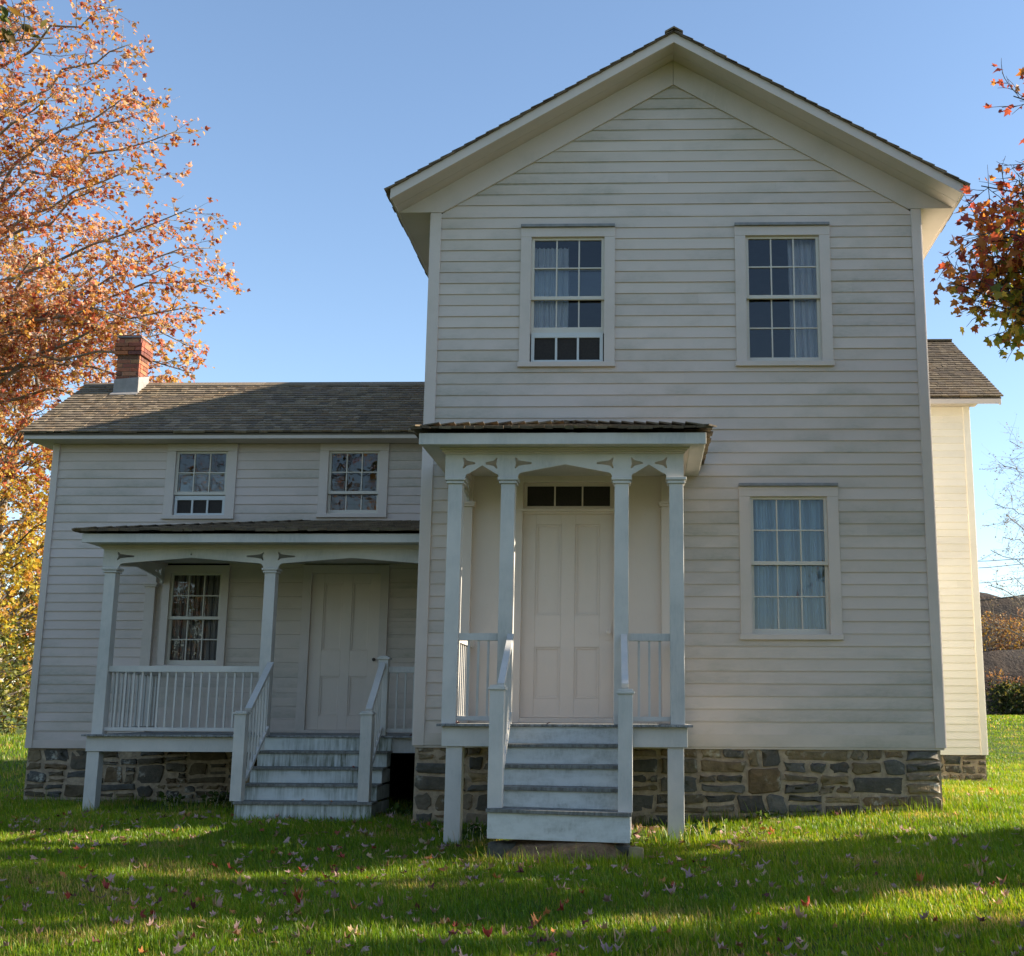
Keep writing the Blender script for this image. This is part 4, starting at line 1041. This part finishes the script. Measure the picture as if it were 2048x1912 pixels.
for i, tg in enumerate(tg4):
    tg = Vector(tg); hz = max(2.2, min(7.4, tg.z-T.r.uniform(.4, 1.3))); k = min(int(hz/.8), 9); s0 = trunk[k].lerp(trunk[k+1], min(1, hz/.8-k))
    p, d = T.path(T.curve(s0, tg, .04, 7, .06), .028, .005, 5)
    T.sprout(p, d, .62, .12, .20, .075, .006, 4.6, .35, .005, .8, .8, dens=.72 if tg.z < 5.75 else .3)
T.mb.build('trunk', M['barkd'], t4, smooth=True)
RM = 1.2*np.array([(.44, .10, .06), (.33, .07, .06), (.56, .23, .06), (.32, .28, .045), (.64, .44, .06), (.21, .25, .045)])
def rmcol(P, r):
    q = np.clip((P[:, 0]-2.35)/1.2+r.normal(0, .2, len(P))-(P[:, 2]-5.0)/1.1, 0, 1)
    idx = np.where(q < .25, r.choice([0, 1, 2, 2, 0, 2], len(P)), np.where(q < .6, r.choice([0, 2, 4, 3, 2, 5], len(P)), r.choice([3, 4, 5, 4, 2, 3], len(P))))
    return RM[idx]
leaves('crown', T.tips, .066, None, None, 'maple', t4, droop=.5, seed=4, D=T.tipd, colfn=rmcol)

# 4. near tree at the left whose lowest twig dips into the picture -------------------------
t5 = thing('oak_tree', (-7.6, -4.9, float(gz(-7.6, -4.9))), 'near twig with broad green and bronze leaves dipping into the upper left corner', 'tree')
T = Tree(55); b = Vector((-7.6, -4.9, float(gz(-7.6, -4.9))-.1)); trunk = [b+Vector((.07*math.sin(i), .05*math.cos(i*1.7), i*.9)) for i in range(12)]
T.path(trunk, .17, .03, 8); P5 = []
for tg in ((-4.72, -4.5, 6.12), (-4.95, -4.55, 6.28), (-5.3, -4.2, 6.9), (-5.6, -5.6, 7.5), (-6.5, -6.8, 7.6), (-8.8, -6.4, 7.9), (-9.8, -4.6, 7.4), (-9.0, -3.1, 8.2), (-7.2, -2.9, 8.4), (-6.2, -3.6, 9.4), (-8, -5.2, 10.4)):
    s0 = trunk[7]+Vector((0, 0, T.r.uniform(-.8, 1.5))); p, d = T.path(T.curve(s0, tg, .03, 8, .05), .03, .005, 5)
    T.sprout(p, d, .55, .34, .2, .13, .006, 2.2, .5, 0, .7, .6)
T.mb.build('trunk', M['barkd'], t5, smooth=True)
leaves('crown', T.tips, .095, [(.10, .12, .03), (.16, .13, .03), (.22, .14, .04), (.30, .17, .05)], [4, 3, 2, 1], 'oval', t5, droop=.8, seed=5)

# 5. trees beyond the frame on the right: their crowns stripe the lawn with shade ------------
SHD = [((12, -1.7), 6.3, 1.05, .50, 30, 'rounded shade tree standing off to the right of the house, nearest the wall'), ((9.4, -3.15), 8.3, .75, .5, 34, 'tall slim shade tree just right of the red maple'), ((14, -4.5), 7.6, .45, .68, 12, 'small-crowned shade tree at the front right of the lawn'), ((13.6, -.75), 9.6, .8, .76, 12, 'thin tall shade tree right of the house with its crown high up')]
for i, (b_, h, r_, zl, nl_, lb) in enumerate(SHD):
    round_tree('shade_tree', lb, b_, h, r_, zl, nl_, GOLD+[(.12, .15, .04)], [2, 2, 2, 1, 1, 1, 3], .14, 60+i, 'shade trees right of the lawn', per=8, trunk_r=.07, L2=.7, gap2=.2, gap3=.14)

# 6. bare trees behind the camera (seen only as reflections) and at the far right -------------
def bare(name, label, base, ht, seed, leafn, reach, bark='barkd', lsz=.14, pal=ORANGE, cat='tree', r0=.28, nl=26, fine=1):
    b = Vector((base[0], base[1], float(gz(base[0], base[1])))); t = thing(name, tuple(b), label, cat); T = Tree(seed)
    tr = [b+Vector((.03*ht*math.sin(i*.9+seed), .03*ht*math.cos(i*.8), -.1+ht*i/9)) for i in range(10)]; T.path(tr, r0, .03, 8)
    for i in range(nl):
        f = .22+.76*i/nl; a = i*2.4; L = reach*(1.15-f)*T.r.uniform(.8, 1.2)+.6; k_ = f*9; k = min(int(k_), 8); s0 = tr[k].lerp(tr[k+1], k_-k)
        p, d = T.path(T.curve(s0, s0+Vector((L*math.cos(a), L*math.sin(a), L*T.r.uniform(.15, .55))), -.03, 7, .09), r0*.3*(1.1-f), .012, 5)
        T.sprout(p, d, 1.5, .5/fine, .6, .26/fine, .015/fine, leafn, .2, .04, .9, .9)
    T.mb.build('trunk', M[bark], t, smooth=True)
    if leafn: leaves('crown', T.tips, lsz, pal, [1]*len(pal), 'small', t, droop=.3, seed=seed, D=T.tipd)
    return t
bare('bare_tree', 'nearly leafless tree standing across the lawn behind the photographer, mirrored in the wing windows', (-16.5, -27), 14, 71, 2.0, 5.0, nl=34)
bare('bare_tree', 'spreading half bare tree behind the photographer nearest the middle', (-11.3, -26), 14, 74, 2.2, 4.6, nl=34)
bare('bare_tree', 'half bare tree behind the photographer further left', (-21.5, -33), 14, 72, 1.6, 5.2)
bare('bare_tree', 'fine-twigged bare grey tree at the right edge beyond the lawn', (14.3, 30), 10.3, 73, 2.5, 3.4, bark='bark', r0=.12, nl=26, fine=2, lsz=.05, pal=[(.30, .24, .17), (.22, .18, .13)])

# ------------------------------------------------------------------ spoil bank, brush and power lines in the right background
xs = np.arange(6, 130.1, 1.5); ys = np.arange(54, 110.1, 1.5); X, Y = np.meshgrid(xs, ys)
Z = gz(X, Y)-.3+4.1*sstep((Y-58-1.2*np.sin(X*.21))/5)+4.6*sstep((Y-68-1.2*np.sin(X*.21))/6)*np.clip((X-6)/8, 0, 1)+.35*np.sin(X*.9)*np.sin(Y*.7)*sstep((Y-58)/4)+.2*np.sin(X*2.3+Y*1.9)*sstep((Y-58)/4)
nx = len(xs); i = np.arange(len(ys)-1)[:, None]*nx+np.arange(nx-1)[None]
tag(np_mesh('hill', np.stack([X.ravel(), Y.ravel(), Z.ravel()], 1), 4, np.ones(((len(ys)-1)*(nx-1), 3)), M['hill'], smooth=True, faces=np.stack([i, i+1, i+nx+1, i+nx], -1).reshape(-1, 4)), 'dark coal spoil bank behind the lawn', kind='structure')
def hillz(x, y): return float(gz(x, y))-.3+4.1*float(sstep((y-58-1.2*math.sin(x*.21))/5))+4.6*float(sstep((y-68-1.2*math.sin(x*.21))/6))*min(1, max(0, (x-6)/8))
def bush(name, label, x, y, z, h, r, n, pal, lsz, seed, cat='shrub', group=None, stems=5):
    t = thing(name, (x, y, z), label, cat, group); rn = random.Random(seed); mb = MB(); P = []
    for s in range(stems):
        a = rn.uniform(0, 6.28); tip = Vector((x+r*.7*math.cos(a)*rn.random(), y+r*.7*math.sin(a)*rn.random(), z+h*rn.uniform(.75, 1)))
        c = [Vector((x, y, z-.1)).lerp(tip, q/4)+Vector((rn.gauss(0, .04)*h, rn.gauss(0, .04)*h, 0))*(q > 0) for q in range(5)]
        mb.tube(c, [.02*h*.35*(1.1-q/4) for q in range(5)], 4)
        for _ in range(n//stems):
            f = rn.uniform(.12, 1.02); j = min(int(f*4), 3); q = c[j].lerp(c[j+1], min(1, f*4-j)); w_ = r*.45*math.sin(math.pi*min(1, f*.8+.15))+.05
            P.append(q+Vector((rn.gauss(0, w_), rn.gauss(0, w_), rn.gauss(0, w_*.6))))
    mb.build('stems', M['bark'], t, smooth=True); leaves('foliage', P, lsz, pal, [1]*len(pal), 'small', t, droop=.2, seed=seed); return t
YB = [(.42, .27, .05), (.50, .34, .09), (.36, .17, .06), (.30, .22, .06), (.24, .12, .06)]; RB = [(.22, .11, .06), (.30, .16, .08), (.16, .09, .05), (.34, .22, .08)]; GB = [(.06, .085, .02), (.09, .11, .03), (.045, .06, .018), (.13, .12, .03)]
rn = random.Random(9)
for k in range(11):
    x = 20.2+k*.85+rn.uniform(-.3, .3); y = 65.5+rn.uniform(-1, 2.5); h = rn.uniform(2.0, 3.5)
    bush('birch_shrub', 'slender %s birch shrub high on the dark bank, %s' % (('russet', 'golden')[k % 2], ['nearest the white addition', 'second from the addition', 'third from the addition', 'fourth from the addition', 'at the photo edge', 'just past the edge', 'a step beyond the edge', 'two steps beyond the edge', 'far past the edge', 'further past the edge', 'farthest past the edge'][k]), x, y, hillz(x, y)-.1, h, h*.36, 520, YB if k % 2 else RB, .13, 100+k, group='birch shrubs on the spoil bank', stems=6)
for k in range(9):
    x = 20.0+k*1.05+rn.uniform(-.3, .3); y = 59.3+rn.uniform(-.8, .8); h = rn.uniform(1.3, 2.2)
    bush('brush', 'tan leafless brush low on the dark bank, %s' % ['tight against the white addition', 'beside the white addition', 'a little right of the addition', 'near the photo edge', 'at the photo edge', 'past the photo edge', 'second past the photo edge', 'third past the photo edge', 'last past the photo edge'][k], x, y, hillz(x, y)-.2, h, h*.5, 260, RB, .13, 150+k, group='brush low on the spoil bank', stems=9)
for k in range(9):
    x = 19.6+k*1.15+rn.uniform(-.3, .3); y = 56.5+rn.uniform(-.8, .8); h = rn.uniform(1.3, 2.3) if k != 3 else 3.6
    bush('dark_bush', 'dense dark green bush at the far lawn edge, %s' % ['half behind the white addition', 'next to the white addition', 'one step right of the addition', 'tall with yellowing top', 'low and round at the right edge', 'just outside the right edge', 'second outside the right edge', 'third outside the right edge', 'last in the row to the right'][k], x, y, float(gz(x, y)), h, h*.55, 900, GB if k != 3 else GB+YB[:2], .19, 130+k, group='bushes along the lawn edge', stems=7)
pa, pb = (46, 49, float(gz(46, 49))), (-30, 53, float(gz(-30, 53)))
for p, lb in ((pa, 'wooden utility pole to the right of the lawn'), (pb, 'wooden utility pole hidden behind the house')):
    t = thing('utility_pole', p, lb, 'pole', 'utility poles'); o = MB(); o.tube([Vector(p)+Vector((0, 0, -.3)), Vector(p)+Vector((0, 0, 12.5))], [.16, .11], 10); o.build('pole', M['pole'], t, smooth=True)
    o = MB(); o.box(p[0]-.06, p[0]+.06, p[1]-1.1, p[1]+1.1, p[2]+11.6, p[2]+11.75); o.build('crossarm', M['pole'], t, bevel=.01)
WIRES = [(9.05, 9.20, 0.018, 'topmost thin wire crossing the sky right of the addition'), (8.72, 8.95, 0.017, 'second thin wire from the top right of the addition'), (7.95, 8.24, 0.015, 'faint middle wire right of the addition'), (7.08, 7.34, 0.039, 'thick dark cable below the thin wires right of the addition'), (6.9, 6.25, 0.015, 'lowest faint wire dropping to the right above the bank')]
for i, (za, zb_, r, lb) in enumerate(WIRES):
    sl_ = (zb_-za)/2.25; mb = MB(); pts = []
    for k in range(25):
        x = -30+76*k/24; pts.append(Vector((x, 50+.25*i-.04*(x-18)*.3, za+sl_*(x-17.05)*(.35 if x < 17 else 1)*(1 if abs(x-17) < 12 else .8)+.0012*(x-18)**2)))
    mb.tube(pts, [r]*25, 5); tag(mb.build('power_line', M['wire'], smooth=True), lb, 'wire', 'power lines right of the house')

rn = random.Random(21)
WD = [(.10, .12, .03), (.30, .18, .05), (.20, .10, .04), (.06, .08, .02)]
for k in range(11):  # unseen trees added to block low sky and darken the front wall
    x = -44+8.6*k+rn.uniform(-1.5, 1.5); y = -37+rn.uniform(-2, 2)
    if k in (5, 6): continue
    bush('wood_tree', '%s tree number %s from the left in the sky-blocking wood added behind the camera' % (('rusty', 'olive', 'dark')[k % 3], ['one', 'two', 'three', 'four', 'five', 'six', 'seven', 'eight', 'nine', 'ten', 'eleven'][k]), x, y, float(gz(x, y)), rn.uniform(9.5, 13), 4.2, 3200, WD, .5, 170+k, 'tree', 'wood added behind the photographer', 9)
for k in range(9):
    x = -62+4.6*k+rn.uniform(-1, 1); y = 42+rn.uniform(-3, 3)
    bush('wood_tree', '%s tree in the far wood at the left, %s' % (('olive', 'golden', 'russet')[k % 3], ['farthest left', 'second from the far left', 'third from the far left', 'fourth from the far left', 'middle of the row', 'fourth from the house', 'third from the house', 'second from the house', 'closest to the house'][k]), x, y, float(gz(x, y)), rn.uniform(7, 10), 3.4, 2000, [WD, YG, GOLD][k % 3], .34, 190+k, 'tree', 'far wood at the left', 8)

# ------------------------------------------------------------------ lawn: grass blades, weeds, fallen leaves
def in_house(x, y):
    a = (x > -2.72) & (x < 2.68) & (y > .01) & (y < 9.1); b = (x > -8.26) & (x < -2.6) & (y > 3.0) & (y < 5.9); c = (x > 2.6) & (x < 5.06) & (y > 7) & (y < 12.4)
    d = (x > -1.62) & (x < -.44) & (y > -2.36) & (y < -1.2); e = (x > -4.6) & (x < -3.16) & (y > .27) & (y < 1.3)
    return a | b | c | d | e
def blades(areas, seed):
    r = np.random.default_rng(seed); P = []; H = []; W_ = []
    for x0, x1, y0, y1, den, h, wd in areas:
        n = int((x1-x0)*(y1-y0)*den); x = r.uniform(x0, x1, n); y = r.uniform(y0, y1, n); k = ~in_house(x, y)
        shade = ((x > -2.1) & (x < 0) & (y > -1.35) & (y < 0)) | ((x > -6.6) & (x < -2.7) & (y > 1.35) & (y < 3))
        k &= ~(shade & (r.random(n) < .8))
        ee = ((x+1.0)/.60)**2+((y+2.12)/.38)**2; k &= ee > 1
        x, y = x[k], y[k]; tuft = .75+.5*(.5+.5*np.sin(x*3.1+1.3*np.sin(y*2.7))*np.sin(y*3.7+x))
        P.append(np.stack([x, y, gz(x, y)-.004], 1)); H.append(h*tuft*r.lognormal(0, .28, len(x))); W_.append(np.full(len(x), wd)*r.uniform(.7, 1.3, len(x)))
    P = np.concatenate(P); H = np.concatenate(H); W_ = np.concatenate(W_); N = len(P)
    az = r.uniform(0, 2*np.pi, N); ln = np.abs(r.normal(.35, .25, N)).clip(0, 1.1); la = np.arctan2(r.normal(0, 1, N)+.2, r.normal(0, 1, N)-.7)
    L = np.stack([np.cos(la), np.sin(la), 0*la], 1)*ln[:, None]; wv = np.stack([np.cos(az), np.sin(az), 0*az], 1)*W_[:, None]/2
    Z = np.array([0, 0, 1.])
    m1 = P+H[:, None]*(.55*Z+.22*L); tp = P+H[:, None]*((1-.3*ln**2)[:, None]*Z+.85*L)
    V = np.stack([P-wv, P+wv, m1+wv*.85, m1-wv*.85, tp], 1)
    g0 = np.array([(.135, .285, .006), (.17, .305, .008), (.10, .235, .006), (.24, .32, .02), (.42, .38, .12)])
    patch = .5+.5*np.sin(P[:, 0]*.9+2*np.sin(P[:, 1]*.6))*np.sin(P[:, 1]*1.1+.7)
    q1 = np.sin(P[:, 0]*2.3+1.7*np.sin(P[:, 1]*1.9+.4))*np.sin(P[:, 1]*2.9+1.3*np.sin(P[:, 0]*1.4))
    idx = r.choice(5, N, p=[.33, .28, .18, .15, .06]); idx = np.where((q1 > .62) & (r.random(N) < .38), 4, idx); idx = np.where((q1 < -.7) & (r.random(N) < .5), 2, idx)
    H = H*np.where(q1 > .7, .7, 1); C = g0[idx]*r.uniform(.75, 1.25, (N, 1))*(1+.45*(patch-.5))[:, None]*np.stack([1+.25*patch, np.ones(N), np.ones(N)], 1)
    i = np.arange(N)[:, None]*5; F = np.concatenate([i+np.array([[0, 1, 2]]), i+np.array([[0, 2, 3]]), i+np.array([[3, 2, 4]])], 1).reshape(-1, 3)
    tipc = C*np.array([1.25, 1.12, 1.1]); CC = np.repeat(C, 9, axis=0).reshape(N, 9, 3); CC[:, 8] = tipc
    return np_mesh('grass', V.reshape(-1, 3), 3, CC.reshape(-1, 3), M['grass'], faces=F)
near = [(-5.2, 3.6, -6.4, -3.2, 5200, .044, .005), (-6.5, 4.6, -3.2, -1.2, 4000, .045, .0055), (-8.6, 5.6, -1.2, 1.2, 2900, .046, .006), (-8.4, -5.2, -6.4, -3.2, 1100, .046, .0065), (3.6, 6.5, -6.4, -3.2, 1100, .046, .0065),
        (-8.4, -2.6, 1.2, 3.0, 1900, .06, .007), (2.68, 5.6, 1.2, 7, 1500, .05, .0075), (-14, -8.2, -1.2, 8, 620, .06, .009), (5.0, 11, 1.2, 14, 480, .055, .010), (5, 18, 14, 30, 260, .04, .014), (-22, -8.5, 8, 17, 170, .075, .016), (6, 28, 30, 57, 70, .06, .03)]
near += [(2.62, 3.2, -.1, 7, 700, .11, .007), (-.4, 2.7, -.16, 0, 900, .11, .007), (-8.4, -4.6, 2.84, 3.0, 500, .10, .007), (-4.7, -3.1, .12, .26, 700, .085, .007), (-2.2, -1.6, -1.6, -1.1, 500, .11, .008), (-.3, .25, -1.7, -1.1, 700, .12, .008), (-1.75, -.35, -2.75, -2.5, 1500, .085, .007), (-6.8, -6.35, 1.1, 1.5, 700, .09, .008)]
gr = blades(near, 3); tag(gr, 'short mown green grass of the lawn', 'grass', kind='stuff')

def weed(label, x, y, n, h, seed, pal):
    z = float(gz(x, y)); t = thing('weed_clump', (x, y, z), label, 'weed', 'weeds below the porches'); rn = random.Random(seed); mb = MB(); P = []; Dr = []
    for _ in range(n):
        a = rn.uniform(0, 6.28); b = Vector((x+rn.gauss(0, .09), y+rn.gauss(0, .06), z)); tip = b+Vector((math.cos(a)*h*.5*rn.random(), math.sin(a)*h*.4*rn.random(), h*rn.uniform(.5, 1.1)))
        mb.tube([b, b.lerp(tip, .5)+Vector((0, 0, .02)), tip], [.002, .0018, .001], 3)
        for _ in range(5): P.append(b.lerp(tip, rn.uniform(.25, 1))); Dr.append((math.cos(a), math.sin(a), .5))
    mb.build('stems', M['grass'], t); leaves('foliage', P, .05, pal, [1]*len(pal), 'oval', t, droop=-.1, seed=seed, D=Dr)
WP = [(.07, .14, .02), (.10, .17, .03), (.05, .10, .02)]
for i, (x, y, n, h, lb) in enumerate(((-5.6, 2.55, 16, .17, 'leafy weed clump in the dark middle under the side porch'), (-5.15, 2.3, 18, .22, 'tallest leafy weed clump under the side porch rail'), (-4.8, 1.6, 12, .14, 'low weed clump just left of the side porch steps'), (-6.1, 2.5, 10, .13, 'small weed clump right of the side porch corner support'),
                                      (-1.88, -1.15, 14, .14, 'bright weed clump beside the left support of the front porch'), (.14, -1.2, 14, .17, 'sunlit weed clump at the foot of the right porch support'), (-3.0, .5, 8, .10, 'tiny weed at the right end of the side porch steps'), (.9, -.12, 10, .10, 'low clover clump along the stone foundation right of the porch'))):
    weed(lb, x, y, n, h, 200+i, WP)

# fallen leaves: the 300 that show largest are single objects, the rest one scatter
FL = {'pale pink': (.50, .31, .27), 'dusty mauve': (.34, .22, .22), 'red': (.38, .06, .045), 'dark maroon': (.13, .035, .035), 'orange': (.50, .19, .06), 'tan': (.50, .34, .20), 'brown': (.24, .13, .07)}
FLN = list(FL); FLW = [6.5, 3.4, 1.4, 1.4, 1.3, 3.4, 1.6]
def leaf_mesh(col, seed, s=.064):
    T_, F_ = leaf_template('maple'); r = np.random.default_rng(seed); V_ = T_.copy(); V_[:, 1] -= .5
    b1, b2 = r.uniform(-.6, 2.4, 2); V_[:, 2] = .9*b1*V_[:, 0]**2+.5*b2*V_[:, 1]**2+r.normal(0, .035, len(V_))+.12*r.normal()*V_[:, 0]*V_[:, 1]*4
    V_[:, 0] *= r.uniform(.75, 1.05); V_ *= s; me_ = np_mesh('fallen_leaf_shape', V_, 3, np.tile(np.array(col)*1.0, (len(F_), 1))*r.uniform(.9, 1.1, (len(F_), 1)), M['fleaf'], faces=F_)
    d = me_.data; bpy.data.objects.remove(me_); return d
MESH = {c: [leaf_mesh(v, 300+7*i+j) for j in range(5)] for i, (c, v) in enumerate(FL.items())}
r = np.random.default_rng(77); pts = []
while len(pts) < 2300:
    x, y = r.uniform(-9, 7), r.uniform(-6.2, 4)
    if in_house(np.array([x]), np.array([y]))[0] or (x > -6.7 and x < 0 and y > 1.0): continue
    if y > .9 and -8.3 < x < 2.7: continue
    wgt = .42+.45*math.sin(x*1.1+y)*math.sin(y*1.7)+.35*math.sin(x*3.7+2*y)*math.sin(y*4.1-x)+(.25 if x < 1 else 0)-(.3 if y > -1.2 and x > .3 else 0)
    if r.random() < wgt: pts.append((x, y))
pts = np.array(pts); Pz = gz(pts[:, 0], pts[:, 1])
W3 = np.stack([pts[:, 0], pts[:, 1], Pz], 1); dcam = W3-np.array(CAM_LOC); fz = dcam@np.array(fw); fx = dcam@np.array(rt2); fyv = dcam@np.array(up2)
px = 1218+2400*fx/fz; py = 958.7-2400*fyv/fz; vis = (px > 0) & (px < 2048) & (py < 1905) & (fz > 1)
order = np.argsort(np.where(vis, fz, 1e9)); ind = order[:296]; rest = order[296:]
for k in ind:
    c = r.choice(FLN, p=np.array(FLW)/sum(FLW)); o = bpy.data.objects.new('fallen_leaf', MESH[c][r.integers(5)]); COL.objects.link(o)
    s = r.uniform(.6, 1.25); o.scale = (s, s*r.uniform(.6, 1), s*r.uniform(1, 2.2)); o.location = (*pts[k], Pz[k]+r.uniform(.018, .036)); o.rotation_euler = (r.normal(0, .33), r.normal(0, .33), r.uniform(0, 6.28))
    tag(o, '%s maple leaf lying on the grass' % c, 'leaf', 'fallen maple leaves on the lawn')
n = len(rest); T_, F_ = leaf_template('maple'); T_ = T_.copy(); T_[:, 1] -= .5; kk = len(T_)
az = r.uniform(0, 6.28, n); tl_ = r.normal(0, .33, (n, 2)); s = .062*r.uniform(.6, 1.25, n)
lx = T_[None, :, 0]*s[:, None]; ly = T_[None, :, 1]*s[:, None]; lz = (r.uniform(-.5, 2.5, (n, 1))*T_[None, :, 0]**2)*s[:, None]+lx*tl_[:, :1]+ly*tl_[:, 1:]
V_ = np.stack([pts[rest, 0][:, None]+lx*np.cos(az)[:, None]-ly*np.sin(az)[:, None], pts[rest, 1][:, None]+lx*np.sin(az)[:, None]+ly*np.cos(az)[:, None], Pz[rest][:, None]+.032+lz], -1)
C_ = np.array([FL[c] for c in r.choice(FLN, n, p=np.array(FLW)/sum(FLW))])
tag(np_mesh('leaf_litter', V_.reshape(-1, 3), 3, np.repeat(C_, len(F_), axis=0), M['fleaf'], faces=(F_[None]+(np.arange(n)*kk)[:, None, None]).reshape(-1, 3)), 'scattered small fallen maple leaves across the lawn', 'leaf litter', kind='stuff')
# leaves lying on the porch floors and treads
for x, y, z, c, lb in ((-2.02, -1.43, 1.112, 'red', 'bright red leaf at the left edge of the front porch floor'), (-1.2, -1.42, 1.113, 'dark maroon', 'dark curled leaf on the front porch floor edge'), (-2.95, 1.2, .954, 'dark maroon', 'dark leaf on the side porch floor right of the stairs'), (-3.45, .60, .625, 'red', 'small red leaf on the second side porch tread'), (-3.9, .35, .296, 'tan', 'tan leaf on the lowest side porch tread'), (-3.6, .33, .296, 'orange', 'orange leaf on the lowest side porch tread')):
    o = bpy.data.objects.new('fallen_leaf', MESH[c][1]); COL.objects.link(o); o.location = (x, y, z); o.scale = (.7, .7, .7); o.rotation_euler = (.2, .3, x*7); tag(o, lb, 'leaf')
